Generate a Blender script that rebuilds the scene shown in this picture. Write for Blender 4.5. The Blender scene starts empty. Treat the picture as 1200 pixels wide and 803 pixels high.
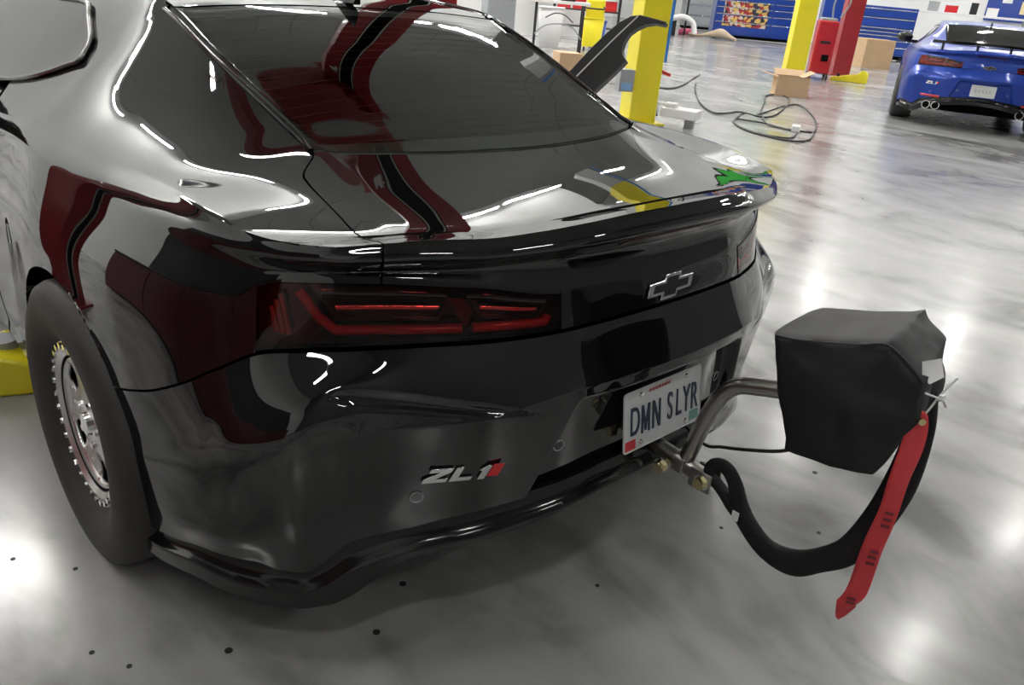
import bpy, bmesh, math, random
import numpy as np
from mathutils import Vector, Matrix
random.seed(7)
SC = bpy.context.scene
COL = SC.collection
PI = math.pi

# ------------------------------------------------------------------ camera
cam_d = bpy.data.cameras.new('camera'); cam = bpy.data.objects.new('camera', cam_d); COL.objects.link(cam)
cam_d.sensor_width = 36; cam_d.lens = 952.5 / 1200 * 36; cam_d.clip_start = .02; cam_d.clip_end = 200
def cam_axes(yaw, pitch, roll):
    f = np.array([math.sin(yaw)*math.cos(pitch), math.cos(yaw)*math.cos(pitch), -math.sin(pitch)])
    r = np.array([math.cos(yaw), -math.sin(yaw), 0]); u = np.cross(r, f)
    c, s = math.cos(roll), math.sin(roll)
    return c*r+s*u, -s*r+c*u, f
_r, _u, _f = cam_axes(*[math.radians(a) for a in (44.82, 24.38, 5.2)])
cam.matrix_world = Matrix(((_r[0], _u[0], -_f[0], -1.497), (_r[1], _u[1], -_f[1], -.957), (_r[2], _u[2], -_f[2], 1.48), (0, 0, 0, 1)))
SC.camera = cam
SC.view_settings.view_transform = 'Standard'; SC.view_settings.look = 'None'
SC.view_settings.gamma = 1; SC.view_settings.use_curve_mapping = False
SC.view_settings.exposure = 0.0
LAMP = 108.0          # strength of the ceiling fixtures
# ------------------------------------------------------------------ world: the shop has no sky, only a faint fill
W = bpy.data.worlds.new('world'); SC.world = W; W.use_nodes = True
W.node_tree.nodes['Background'].inputs[0].default_value = (.8, .85, .9, 1)
W.node_tree.nodes['Background'].inputs[1].default_value = .05

# ------------------------------------------------------------------ materials
MATS = {}
def mat(name, col=(.5, .5, .5), rough=.5, metal=0, coat=0, coat_rough=.02, emit=None, estr=0, ior=1.5, var=0, vscale=8, bump=0, bscale=60, spec=None, sheen=0):
    if name in MATS: return MATS[name]
    m = bpy.data.materials.new(name); m.use_nodes = True; nt = m.node_tree; b = nt.nodes['Principled BSDF']
    b.inputs['Base Color'].default_value = (*col, 1); b.inputs['Roughness'].default_value = rough
    b.inputs['Metallic'].default_value = metal; b.inputs['Coat Weight'].default_value = coat
    b.inputs['Coat Roughness'].default_value = coat_rough; b.inputs['IOR'].default_value = ior
    if spec is not None: b.inputs['Specular IOR Level'].default_value = spec
    if sheen: b.inputs['Sheen Weight'].default_value = sheen
    if emit: b.inputs['Emission Color'].default_value = (*emit, 1); b.inputs['Emission Strength'].default_value = estr
    if var or bump:
        tc = nt.nodes.new('ShaderNodeTexCoord')
    if var:
        n = nt.nodes.new('ShaderNodeTexNoise'); n.inputs['Scale'].default_value = vscale; n.inputs['Detail'].default_value = 4
        nt.links.new(tc.outputs['Object'], n.inputs['Vector'])
        mx = nt.nodes.new('ShaderNodeMix'); mx.data_type = 'RGBA'
        mx.inputs[6].default_value = (*[max(0, c*(1-var)) for c in col], 1); mx.inputs[7].default_value = (*[min(1, c*(1+var)) for c in col], 1)
        nt.links.new(n.outputs['Fac'], mx.inputs[0]); nt.links.new(mx.outputs[2], b.inputs['Base Color'])
    if bump:
        n2 = nt.nodes.new('ShaderNodeTexNoise'); n2.inputs['Scale'].default_value = bscale; n2.inputs['Detail'].default_value = 3
        nt.links.new(tc.outputs['Object'], n2.inputs['Vector'])
        bp = nt.nodes.new('ShaderNodeBump'); bp.inputs['Strength'].default_value = bump; bp.inputs['Distance'].default_value = .01
        nt.links.new(n2.outputs['Fac'], bp.inputs['Height']); nt.links.new(bp.outputs['Normal'], b.inputs['Normal'])
    MATS[name] = m; return m

M_black = mat('black_paint', (.004, .0045, .005), .02, ior=1.75)
M_blue = mat('blue_paint', (.001, .035, .30), .3, metal=.3, coat=.4, coat_rough=.02)
M_trim = mat('gloss_black_trim', (.006, .006, .006), .12)
M_satin = mat('satin_black', (.012, .012, .012), .45)
M_dark = mat('inner_dark', (.004, .004, .004), .9, spec=.1)
M_rubber = mat('tyre_rubber', (.034, .032, .030), .62, var=.35, vscale=14, bump=.12, bscale=150)
M_rubber2 = mat('tyre_tread', (.028, .027, .025), .7, var=.3, vscale=20, bump=.25, bscale=120)
M_chrome = mat('chrome', (.85, .85, .85), .07, metal=1)
M_alu = mat('polished_aluminium', (.88, .88, .87), .27, metal=1)
M_steel = mat('brushed_steel', (.33, .32, .30), .28, metal=1, var=.2, vscale=20)
M_gold = mat('zinc_yellow_bolt', (.75, .65, .35), .2, metal=1)
M_glasstrim = mat('glass_frit', (.006, .007, .007), .05)
M_fabric = mat('black_nylon', (.013, .013, .014), .62, bump=.08, bscale=900, spec=.35)
M_strap = mat('black_webbing', (.012, .012, .013), .75, bump=.6, bscale=55, spec=.3)
M_red = mat('red_ribbon', (.62, .05, .06), .6, bump=.15, bscale=200)
M_white = mat('white_plastic', (.8, .8, .8), .4)
M_card = mat('cardboard', (.52, .36, .22), .85, var=.12, vscale=6)
M_lift_y = mat('yellow_paint', (.83, .72, .02), .35, coat=.4, var=.06)
M_lift_r = mat('red_column_paint', (.34, .020, .028), .3, coat=.5, var=.1)
M_redgloss = mat('red_gloss', (.5, .015, .02), .3, coat=.5)
M_tool = mat('blue_cabinet', (.012, .05, .30), .3, coat=.5)
M_grey = mat('grey_cabinet', (.33, .35, .36), .4, var=.05)
M_darkm = mat('dark_metal', (.03, .03, .032), .4, metal=.4)
M_emit2 = mat('added_washer_glow', (.9, .9, .9), .5, emit=(1, .98, .95), estr=LAMP*3.6)  # glow of the washers added along the front wall
M_emit = mat('lamp_diffuser', (.9, .9, .9), .5, emit=(1, .98, .95), estr=LAMP)

def lens_mat(name, tint, refl=1.0, ior=1.55):
    m = bpy.data.materials.new(name); m.use_nodes = True; nt = m.node_tree; nt.nodes.clear()
    o = nt.nodes.new('ShaderNodeOutputMaterial'); mx = nt.nodes.new('ShaderNodeMixShader')
    t = nt.nodes.new('ShaderNodeBsdfTransparent'); g = nt.nodes.new('ShaderNodeBsdfGlossy'); fr = nt.nodes.new('ShaderNodeFresnel')
    t.inputs[0].default_value = (*tint, 1); g.inputs['Roughness'].default_value = .02; g.inputs[0].default_value = (refl, refl, refl, 1); fr.inputs[0].default_value = ior
    nt.links.new(fr.outputs[0], mx.inputs[0]); nt.links.new(t.outputs[0], mx.inputs[1]); nt.links.new(g.outputs[0], mx.inputs[2]); nt.links.new(mx.outputs[0], o.inputs[0])
    return m
M_lens = lens_mat('smoked_red_lens', (.80, .26, .25), ior=1.36)
M_lens2 = lens_mat('clear_red_lens', (.95, .30, .30))
M_glass = lens_mat('tinted_glass', (.45, .48, .45))

def floor_mat():
    m = bpy.data.materials.new('marbled_epoxy_floor'); m.use_nodes = True; nt = m.node_tree; b = nt.nodes['Principled BSDF']; L = nt.links.new
    tc = nt.nodes.new('ShaderNodeTexCoord')
    mp = nt.nodes.new('ShaderNodeMapping'); mp.inputs['Rotation'].default_value = (0, 0, .6); mp.inputs['Scale'].default_value = (1, .55, 1)
    L(tc.outputs['Object'], mp.inputs['Vector'])
    n1 = nt.nodes.new('ShaderNodeTexNoise'); n1.inputs['Scale'].default_value = .9; n1.inputs['Detail'].default_value = 5; n1.inputs['Roughness'].default_value = .5; n1.inputs['Distortion'].default_value = 1.2
    n2 = nt.nodes.new('ShaderNodeTexNoise'); n2.inputs['Scale'].default_value = 3.2; n2.inputs['Detail'].default_value = 6; n2.inputs['Distortion'].default_value = .9
    L(mp.outputs[0], n1.inputs['Vector']); L(mp.outputs[0], n2.inputs['Vector'])
    ad = nt.nodes.new('ShaderNodeMix'); ad.data_type = 'FLOAT'; ad.inputs[0].default_value = .35
    L(n1.outputs['Fac'], ad.inputs[2]); L(n2.outputs['Fac'], ad.inputs[3])
    cr = nt.nodes.new('ShaderNodeValToRGB'); e = cr.color_ramp.elements
    e[0].position = .37; e[0].color = (.11, .112, .108, 1); e[1].position = .64; e[1].color = (.42, .42, .415, 1)
    k = cr.color_ramp.elements.new(.475); k.color = (.285, .285, .28, 1)
    L(ad.outputs[0], cr.inputs[0]); L(cr.outputs[0], b.inputs['Base Color'])
    n3 = nt.nodes.new('ShaderNodeTexNoise'); n3.inputs['Scale'].default_value = 6; n3.inputs['Detail'].default_value = 4
    L(tc.outputs['Object'], n3.inputs['Vector'])
    mr = nt.nodes.new('ShaderNodeMapRange'); mr.inputs[3].default_value = .18; mr.inputs[4].default_value = .262
    L(n3.outputs['Fac'], mr.inputs[0]); L(mr.outputs[0], b.inputs['Roughness'])
    b.inputs['Specular IOR Level'].default_value = .5; b.inputs['Coat Weight'].default_value = .15; b.inputs['Coat Roughness'].default_value = .12
    bp = nt.nodes.new('ShaderNodeBump'); bp.inputs['Strength'].default_value = .012; bp.inputs['Distance'].default_value = .02
    L(n2.outputs['Fac'], bp.inputs['Height']); L(bp.outputs[0], b.inputs['Normal'])
    return m
M_floor = floor_mat()
M_wall = mat('white_wall', (.82, .83, .82), .6, var=.03, vscale=1)
M_ceil = mat('grey_ceiling', (.30, .305, .29), .7, var=.05, vscale=1)

# ------------------------------------------------------------------ object helpers
def tag(o, label=None, cat=None, group=None, kind=None):
    if label: o['label'] = label
    if cat: o['category'] = cat
    if group: o['group'] = group
    if kind: o['kind'] = kind
    return o
def empty(name, loc=(0, 0, 0), rz=0, parent=None):
    o = bpy.data.objects.new(name, None); COL.objects.link(o); o.location = loc; o.rotation_euler = (0, 0, rz); o.empty_display_size = .1
    if parent: o.parent = parent
    return o
def link(name, me, m, parent=None, smooth=None):
    o = bpy.data.objects.new(name, me); COL.objects.link(o)
    if m is not None and not me.materials: me.materials.append(m)
    if parent: o.parent = parent
    return o
def from_bm(name, bm, m, parent=None, angle=40, bevel=0):
    me = bpy.data.meshes.new(name); bm.to_mesh(me); bm.free()
    for p in me.polygons: p.use_smooth = True
    me.set_sharp_from_angle(angle=math.radians(angle))
    o = link(name, me, m, parent)
    if bevel:
        md = o.modifiers.new('bevel', 'BEVEL'); md.width = bevel; md.segments = 2; md.limit_method = 'ANGLE'; md.angle_limit = math.radians(40)
    return o
def bm_box(bm, c, s, rot=None):
    mtx = Matrix.Translation(c) @ (rot.to_4x4() if rot else Matrix.Identity(4)) @ Matrix.Diagonal((*s, 1))
    return bmesh.ops.create_cube(bm, size=1, matrix=mtx)['verts']
def box(name, c, s, m, parent=None, bevel=.004, rz=0, rot=None):
    bm = bmesh.new(); bm_box(bm, (0, 0, 0), s); o = from_bm(name, bm, m, parent, 30, bevel)
    o.location = c; o.rotation_euler = rot if rot else (0, 0, rz); return o
def bm_cyl(bm, a, b, r, r2=None, n=20, cap=True):
    a, b = Vector(a), Vector(b); d = b-a
    q = d.to_track_quat('Z', 'Y').to_matrix().to_4x4()
    return bmesh.ops.create_cone(bm, cap_ends=cap, segments=n, radius1=r, radius2=r if r2 is None else r2, depth=d.length, matrix=Matrix.Translation((a+b)/2) @ q)['verts']
def cyl(name, a, b, r, m, parent=None, n=20, r2=None, bevel=0):
    bm = bmesh.new(); bm_cyl(bm, a, b, r, r2, n); return from_bm(name, bm, m, parent, 40, bevel)
def crom(P, n):
    P = [np.array(p, float) for p in P]; out = []
    Q = [2*P[0]-P[1]]+P+[2*P[-1]-P[-2]]
    for i in range(1, len(Q)-2):
        for k in range(n):
            t = k/n; a, b, c, d = Q[i-1:i+3]
            out.append(.5*((2*b)+(-a+c)*t+(2*a-5*b+4*c-d)*t*t+(-a+3*b-3*c+d)*t**3))
    out.append(P[-1]); return out
def tube(name, pts, r, m, parent=None, n=12, smooth=6, radii=None, flat=None, bm=None):
    """sweep a circle (or, with flat=(w,h), a rounded strap section) along a smooth path"""
    own = bm is None
    if own: bm = bmesh.new()
    P = crom(pts, smooth) if smooth else [np.array(p, float) for p in pts]
    R = None
    if radii is not None: R = [x[0] for x in crom([(a, 0, 0) for a in radii], smooth)]
    rings = []; up = None
    for i, p in enumerate(P):
        t = P[min(i+1, len(P)-1)]-P[max(i-1, 0)]; t = t/(np.linalg.norm(t)+1e-12)
        if up is None:
            up = np.array([0, 0, 1.]) if abs(t[2]) < .9 else np.array([1., 0, 0])
        s = np.cross(t, up); s /= np.linalg.norm(s); up = np.cross(s, t)
        rr = r if R is None else R[i]
        ring = []
        for k in range(n):
            a = 2*PI*k/n; ca, sa = math.cos(a), math.sin(a)
            if flat:
                ca = math.copysign(abs(ca)**.6, ca)*flat[0]; sa = math.copysign(abs(sa)**.6, sa)*flat[1]
            ring.append(bm.verts.new(p+rr*(ca*s+sa*up)))
        rings.append(ring)
    for i in range(len(rings)-1):
        for k in range(n):
            bm.faces.new((rings[i][k], rings[i][(k+1) % n], rings[i+1][(k+1) % n], rings[i+1][k]))
    bm.faces.new(rings[0][::-1]); bm.faces.new(rings[-1])
    if own:
        bmesh.ops.recalc_face_normals(bm, faces=bm.faces)
        return from_bm(name, bm, m, parent, 50)
def lathe_x(name, prof, m, parent=None, n=64, angle=35):
    """revolve (x, r) profile about the X axis"""
    bm = bmesh.new(); rings = []
    for x, r in prof:
        rings.append([bm.verts.new((x, r*math.cos(2*PI*k/n), r*math.sin(2*PI*k/n))) for k in range(n)])
    for a, b in zip(rings, rings[1:]):
        for k in range(n): bm.faces.new((a[k], a[(k+1) % n], b[(k+1) % n], b[k]))
    bmesh.ops.recalc_face_normals(bm, faces=bm.faces)
    return from_bm(name, bm, m, parent, angle)
def text_obj(name, body, m, size, mtx, extrude=.001, parent=None, xscale=1.0, shear=0, bold=0):
    c = bpy.data.curves.new(name, 'FONT'); c.body = body; c.size = size; c.extrude = extrude; c.align_x = 'CENTER'; c.align_y = 'CENTER'; c.shear = shear; c.offset = bold
    o = bpy.data.objects.new(name, c); COL.objects.link(o)
    dg = bpy.context.evaluated_depsgraph_get(); me = bpy.data.meshes.new_from_object(o.evaluated_get(dg)); bpy.data.objects.remove(o); bpy.data.curves.remove(c)
    me.transform(mtx @ Matrix.Diagonal((xscale, 1, 1, 1))); me.materials.clear()
    return link(name, me, m, parent)
def copy_tree(o, parent=None):
    c = o.copy(); COL.objects.link(c); c.parent = parent
    for ch in list(o.children): copy_tree(ch, c)
    return c

# ================================================================== the room
def plane(name, pts, m, kind='structure'):
    me = bpy.data.meshes.new(name); me.from_pydata(pts, [], [tuple(range(len(pts)))]); o = link(name, me, m); tag(o, kind=kind); return o
X0, X1, Y0, Y1, ZC = -9.0, 30.0, -10.0, 26.0, 11.5
fl = plane('floor', [(X0, Y0, 0), (X1, Y0, 0), (X1, Y1, 0), (X0, Y1, 0)], M_floor)
ce = plane('ceiling', [(X0, Y0, ZC), (X0, Y1, ZC), (X1, Y1, ZC), (X1, Y0, ZC)], M_ceil)
YF, XF = 15.7, 17.6      # the front wall steps back beyond XF
me_ = bpy.data.meshes.new('wall_front'); me_.from_pydata([(X0, YF, 0), (XF, YF, 0), (XF, Y1, 0), (X1, Y1, 0), (X0, YF, ZC), (XF, YF, ZC), (XF, Y1, ZC), (X1, Y1, ZC)], [], [(0, 1, 5, 4), (1, 2, 6, 5), (2, 3, 7, 6)]); tag(link('wall_front', me_, M_wall), kind='structure')
plane('wall_right', [(X1, Y1, 0), (X1, Y0, 0), (X1, Y0, ZC), (X1, Y1, ZC)], M_wall)
M_wall2 = mat('charcoal_wall', (.07, .072, .075), .6, var=.05, vscale=1)
plane('wall_left', [(X0, Y0, 0), (X0, Y1, 0), (X0, Y1, ZC), (X0, Y0, ZC)], M_wall)
plane('wall_back', [(X1, Y0, 0), (X0, Y0, 0), (X0, Y0, ZC), (X1, Y0, ZC)], M_wall2)
M_hole = mat('bolt_hole_dark', (.01, .01, .01), .8)

# ceiling fixtures: long strips hung in rows
ZF = 8.2
def fixture(x, y, ln, along):
    t = empty('ceiling_light', (x, y, ZF), 0 if along == 'x' else PI/2)
    tag(t, 'long white strip light hung from the grey shop ceiling', 'light', 'strip lights under the ceiling')
    box('housing', (0, 0, .05), (ln, .26, .08), M_white, t, .005)
    box('diffuser', (0, 0, 0), (ln-.06, .22, .03), M_emit, t, .003)
    for s in (-1, 1): cyl('hanger', (s*ln*.35, 0, .08), (s*ln*.35, 0, ZC-ZF), .006, M_darkm, t, 6)
    return t
FX = []
for x in (-4, 1, 6, 11, 16, 21, 26):
    for y in (-8.0, -3.5, 1.5, 6.5, 11.5, 16.5, 21.5):
        if not (x < XF and y > YF-1) and not (x == 1 and y == -3.5) and not (x == 1 and y == 1.5) and not (x == 6 and y == 6.5) and not (x == 1 and y == 11.5) and not (x > 8 and y == -8.0): FX.append((x, y))
for i, (x, y) in enumerate(FX):
    if i == 0: f0 = fixture(x, y, 1.3, 'x')
    else:
        c = copy_tree(f0); c.location = (x, y, ZF)

# added wall washers: unseen strip lamps that brighten the front and right walls
def washer(x, y, rz, em):
    t = empty('added_wall_washer', (x, y, 10.4), rz); tag(t, 'added strip lamp brightening from high up the white %s wall' % ('front' if rz == 0 else 'right'), 'light', 'added washer lamps of the %s wall' % ('front' if rz == 0 else 'right'))
    box('housing', (0, 0, .04), (2.6, .20, .10), M_white, t, .01); box('diffuser', (0, .02, -.02), (2.5, .14, .03), em, t, .003)
    for s_ in (-1, 1): cyl('bracket', (s_*1.0, .05, .06), (s_*1.0, .74, .25), .02, M_darkm, t, 8)
    return t
wz = {}
for (x, y, rz) in [(x, YF-.75, 0) for x in (-7, -3.2, .6, 4.4, 8.2, 12, 15.8)]+[(X1-.75, y, -PI/2) for y in (-8, -4, 0, 4, 8, 12, 16, 20)]:
    em = M_emit2 if rz == 0 else M_emit
    if em.name not in wz: wz[em.name] = washer(x, y, rz, em)
    else: c_ = copy_tree(wz[em.name]); c_.location = (x, y, 10.4); c_.rotation_euler = (0, 0, rz)

# ================================================================== car body surfaces (one builder, used for the black and for the blue car)
def pchip(xs, ys, x):
    xs, ys = np.array(xs, float), np.array(ys, float); x = np.clip(np.asarray(x, float), xs[0], xs[-1])
    h = np.diff(xs); d = np.diff(ys)/h; n = len(xs); m = np.zeros(n)
    m[0], m[-1] = d[0], d[-1]
    for i in range(1, n-1):
        if d[i-1]*d[i] > 0:
            w1, w2 = 2*h[i]+h[i-1], h[i]+2*h[i-1]; m[i] = (w1+w2)/(w1/d[i-1]+w2/d[i])
    i = np.clip(np.searchsorted(xs, x, 'right')-1, 0, n-2); t = (x-xs[i])/h[i]
    return (2*t**3-3*t**2+1)*ys[i]+(t**3-2*t**2+t)*h[i]*m[i]+(-2*t**3+3*t**2)*ys[i+1]+(t**3-t**2)*h[i]*m[i+1]
PLAN = np.array([(0, 0), (.15, .006), (.30, .022), (.42, .056), (.52, .094), (.62, .15), (.70, .200), (.775, .245), (.845, .292), (.905, .345), (.95, .41), (.985, .50), (1.01, .61),
                 (1.03, .75), (1.042, .9), (1.045, 1.05), (1.04, 1.25), (1.01, 1.5), (.98, 1.8), (.965, 2.3), (.96, 2.9), (.98, 3.4), (1.0, 3.8), (.98, 4.2), (.90, 4.5), (.72, 4.68), (.4, 4.78), (0, 4.82)])
NU = len(PLAN)-1
def plan_xy(u):
    u = np.asarray(u, float); i = np.clip(np.floor(u).astype(int), 0, NU-1); t = (u-i)[..., None]
    Pm = np.vstack([[-PLAN[1][0], PLAN[1][1]], PLAN, [-PLAN[-2][0], PLAN[-2][1]]])
    a, b, c, d = Pm[i], Pm[i+1], Pm[i+2], Pm[i+3]
    p = .5*(2*b+(c-a)*t+(2*a-5*b+4*c-d)*t*t+(3*b-a-3*c+d)*t**3)
    dp = .5*((c-a)+2*(2*a-5*b+4*c-d)*t+3*(3*b-a-3*c+d)*t*t)
    n = np.stack([-dp[..., 1], dp[..., 0]], -1); n /= np.linalg.norm(n, axis=-1, keepdims=True)   # inward
    return p, n
# level tables: (u, z) and (u, inward offset)
LV = {
 0: ([(0, .365), (.8, .361), (2.56, .328), (3.76, .306), (4.9, .286), (5.4, .273), (6, .234), (6.6, .199), (7.2, .181), (7.83, .177), (8.4, .187), (10.8, .205), (12.5, .178), (14, .18), (20, .20), (27, .2)], [(0, .04), (5, .04), (7, .02), (12, .015), (27, .02)]),
 1: ([(0, .408), (.8, .404), (2.56, .376), (3.76, .355), (4.9, .335), (5.4, .322), (6, .300), (6.6, .275), (7.2, .240), (7.83, .226), (8.4, .234), (10.8, .250), (12.5, .220), (14, .22), (20, .24), (27, .25)], [(0, .002), (5, .002), (7, .006), (12, .008), (27, 0)]),
 2: ([(0, .455), (1, .453), (1.7, .444), (2.8, .431), (4.25, .411), (5.24, .386), (6, .372), (6.6, .357), (7.1, .317), (7.7, .283), (8.3, .289), (9.04, .308), (10.5, .305), (11.7, .28), (12.4, .267), (14, .26), (20, .28), (27, .3)], [(0, .012), (27, .01)]),
 3: ([(0, .55), (4, .52), (7, .45), (8, .42), (12, .36), (14, .34), (20, .38), (27, .4)], [(0, .004), (5, .004), (7, -.014), (8, -.026), (9, -.02), (11, -.006), (12, 0), (20, .0), (27, 0)]),
 4: ([(0, .700), (2, .700), (3, .678), (4, .655), (5.7, .647), (7, .642), (8, .61), (10, .55), (12, .45), (14, .41), (20, .45), (27, .48)], [(0, -.012), (5, -.014), (7, -.038), (8, -.052), (9, -.042), (10, -.02), (12, -.004), (14, -.002), (27, 0)]),
 5: ([(0, .745), (3, .735), (7, .72), (8, .69), (10, .63), (12, .52), (14, .47), (20, .52), (27, .55)], [(0, .008), (5, .006), (7, -.02), (8, -.036), (9, -.03), (10, -.01), (12, .0), (14, -.001), (27, 0)]),
 6: ([(0, .819), (1.5, .815), (3, .806), (4.07, .803), (6, .794), (8, .788), (8.6, .784), (9.84, .744), (10.83, .69), (11.9, .636), (13.08, .59), (15, .57), (20, .58), (27, .6)], [(0, .04), (7, .038), (8.3, .038), (10, .015), (12, .002), (27, .0)]),
 7: ([(0, .825), (1.5, .821), (3, .812), (4.07, .809), (6, .800), (8, .794), (8.6, .790), (9.84, .750), (10.83, .696), (11.9, .642), (13.08, .596), (15, .576), (20, .586), (27, .606)], [(0, .046), (7, .044), (8.3, .042), (10, .018), (12, .002), (27, .0)]),
 8: ([(0, .885), (2.35, .889), (4.1, .915), (6.2, .923), (8.1, .922), (8.9, .908), (10, .88), (12, .84), (14, .82), (20, .76), (27, .66)], [(0, .062), (2, .062), (6, .06), (8, .066), (8.7, .066), (10, .05), (12, .03), (14, .02), (18, .006), (20, .0), (27, .03)]),
 9: ([(0, .962), (2, .96), (4, .953), (6, .947), (8, .945), (10, .95), (12, .955), (14, .96), (17, .945), (20, .88), (24, .78), (27, .70)], [(0, .075), (2, .075), (6, .068), (7.3, .065), (8.7, .075), (10, .075), (12, .075), (14, .078), (17, .05), (20, .015), (27, .08)]),
 10: ([(0, 1.052), (1, 1.05), (2, 1.042), (3, 1.030), (4, 1.022), (5, 1.019), (6, 1.011), (7, 1.004), (8, 1.004), (9, 1.007), (11, 1.022), (13, 1.032), (15, 1.032), (17, 1.012), (18, .985), (19, .96), (20, .95), (22, .93), (24, .85), (27, .75)],
      [(0, .05), (3, .045), (5, .038), (6, .033), (7, .034), (8, .055), (9, .08), (11, .115), (13, .142), (15, .145), (17, .10), (18, .075), (19, .065), (20, .06), (22, .08), (27, .2)]),
}
# the lip nose between 9 and 10
LV[9.5] = ([(u, .45*float(pchip(*zip(*LV[9][0]), u))+.55*float(pchip(*zip(*LV[10][0]), u))) for u in range(NU+1)],
           [(u, max(-.0, float(pchip([0, 6, 7.3, 9, 11, 13, 15, 17, 20, 27], [.026, .02, .03, .068, .085, .1, .098, .066, .03, .12], u)))) for u in range(NU+1)])
KEYS = sorted(LV)
def level(k, u):
    zs, os_ = LV[k]
    return pchip(*zip(*zs), u), pchip(*zip(*os_), u)
def S(u, v, off=0.0):
    """skin point on the flank/rear at (u, v); negative u is the left side. off > 0 moves outwards (plan normal)"""
    u = np.asarray(u, float); v = np.asarray(v, float); u, v = np.broadcast_arrays(u, v)
    sg = np.where(u < 0, -1., 1.); a = np.abs(u)
    p, n = plan_xy(a)
    Z = np.stack([level(k, a)[0] for k in KEYS]); O = np.stack([level(k, a)[1] for k in KEYS])
    K = np.array(KEYS)
    def seg(idx):                           # catmull-rom inside one smooth run of levels
        kk = K[idx]; lo, hi = kk[0], kk[-1]
        vv = np.clip(v, lo, hi); i = np.clip(np.searchsorted(kk, vv, 'right')-1, 0, len(kk)-2)
        t = (vv-kk[i])/(kk[i+1]-kk[i]); Zs, Os = Z[idx], O[idx]
        g = lambda A, j: np.take_along_axis(A, np.clip(j, 0, len(kk)-1)[None], 0)[0]
        def ev(A):
            b, c = g(A, i), g(A, i+1); a0 = np.where(i > 0, g(A, i-1), 2*b-c); d = np.where(i+2 < len(kk), g(A, i+2), 2*c-b)
            return .5*(2*b+(c-a0)*t+(2*a0-5*b+4*c-d)*t*t+(3*b-a0-3*c+d)*t**3)
        return ev(Zs), ev(Os)
    runs = [[0, 1], [1, 2], [2, 3, 4, 5, 6], [6, 7], [7, 8, 9, 10, 11]]
    z = np.zeros_like(u); o = np.zeros_like(u)
    for r in runs:
        idx = np.array(r); kk = K[idx]
        m = (v >= kk[0]) & (v <= kk[-1])
        if m.any():
            zz, oo = seg(idx)
            if r[0] == 2:                       # crisp horizontal crease at level 4 between the corners
                k = np.clip((a-6.2)/.9, 0, 1); k = k*k*(3-2*k)
                z1, o1 = seg(np.array([2, 3, 4])); z2, o2 = seg(np.array([4, 5, 6])); lo = v <= 4
                zz = k*zz+(1-k)*np.where(lo, z1, z2); oo = k*oo+(1-k)*np.where(lo, o1, o2)
            z = np.where(m, zz, z); o = np.where(m, oo, o)
    q = p+n*(o-off)[..., None]
    return np.stack([q[..., 0]*sg, q[..., 1], z], -1)
def Sn(u, v):
    e = 1e-3; v2 = min(max(v, e), 10-e)
    du = S(u+e, v2)-S(u-e, v2); dv = S(u, v2+e)-S(u, v2-e); n = np.cross(du, dv); n /= np.linalg.norm(n)
    c = S(u, v2)
    if np.dot(n[:2], np.array([c[0], c[1]-2.4])) < 0: n = -n
    return n, du/np.linalg.norm(du), dv/np.linalg.norm(dv)

# upper surface: rows run from the spoiler lip forward, columns from the centre line to the shoulder crease
ROWU = [7.3, 9.2, 11, 12.5, 13.8, 15.2, 16.6, 17.3, 18.4, 20, 21.6, 24, 26]
UCOL = [0, 2, 4, 5, 6, 7.3]
ROWP = [
 None,
 [(0, .17, 1.037), (.30, .19, 1.028), (.50, .25, 1.014), (.60, .30, 1.007), (.69, .33, 1.001)],
 [(0, .34, 1.043), (.30, .355, 1.038), (.50, .42, 1.030), (.60, .46, 1.026), (.685, .48, 1.023)],
 [(0, .524, 1.080), (.27, .553, 1.081), (.50, .638, 1.080), (.557, .675, 1.081), (.70, .69, 1.043)],
 [(0, .78, 1.158), (.29, .785, 1.150), (.52, .79, 1.126), (.56, .796, 1.123), (.715, .85, 1.072)],
 [(0, 1.1, 1.268), (.30, 1.1, 1.260), (.545, 1.1, 1.236), (.582, 1.1, 1.233), (.735, 1.12, 1.115)],
 [(0, 1.37, 1.342), (.30, 1.37, 1.338), (.55, 1.37, 1.323), (.584, 1.37, 1.318), (.745, 1.40, 1.165)],
 [(0, 1.55, 1.366), (.30, 1.55, 1.362), (.55, 1.55, 1.346), (.60, 1.55, 1.334), (.755, 1.6, 1.15)],
 [(0, 2.0, 1.385), (.30, 2.0, 1.380), (.55, 2.0, 1.362), (.61, 2.0, 1.345), (.80, 2.0, 1.095)],
 [(0, 2.7, 1.35), (.30, 2.7, 1.345), (.55, 2.72, 1.325), (.62, 2.75, 1.30), (.83, 2.8, 1.03)],
 [(0, 3.45, 1.04), (.30, 3.45, 1.035), (.60, 3.42, 1.02), (.70, 3.40, 1.01), (.84, 3.4, 1.0)],
 [(0, 4.25, .95), (.30, 4.25, .945), (.55, 4.25, .935), (.65, 4.25, .92), (.75, 4.25, .90)],
 [(0, 4.60, .80), (.25, 4.60, .80), (.40, 4.58, .79), (.5, 4.56, .785), (.55, 4.55, .78)],
]
CP = np.zeros((13, 6, 3))
for _i in range(13):
    for _j in range(5): CP[_i, _j] = S(UCOL[_j], 10.) if _i == 0 else ROWP[_i][_j]
    CP[_i, 5] = S(ROWU[_i], 10.)
def cr1(A, t, n):
    i = np.clip(np.floor(t).astype(int), 0, n-2); f = (t-i)[..., None]
    g = lambda j: np.clip(j, 0, n-1)
    return i, f, g
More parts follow.
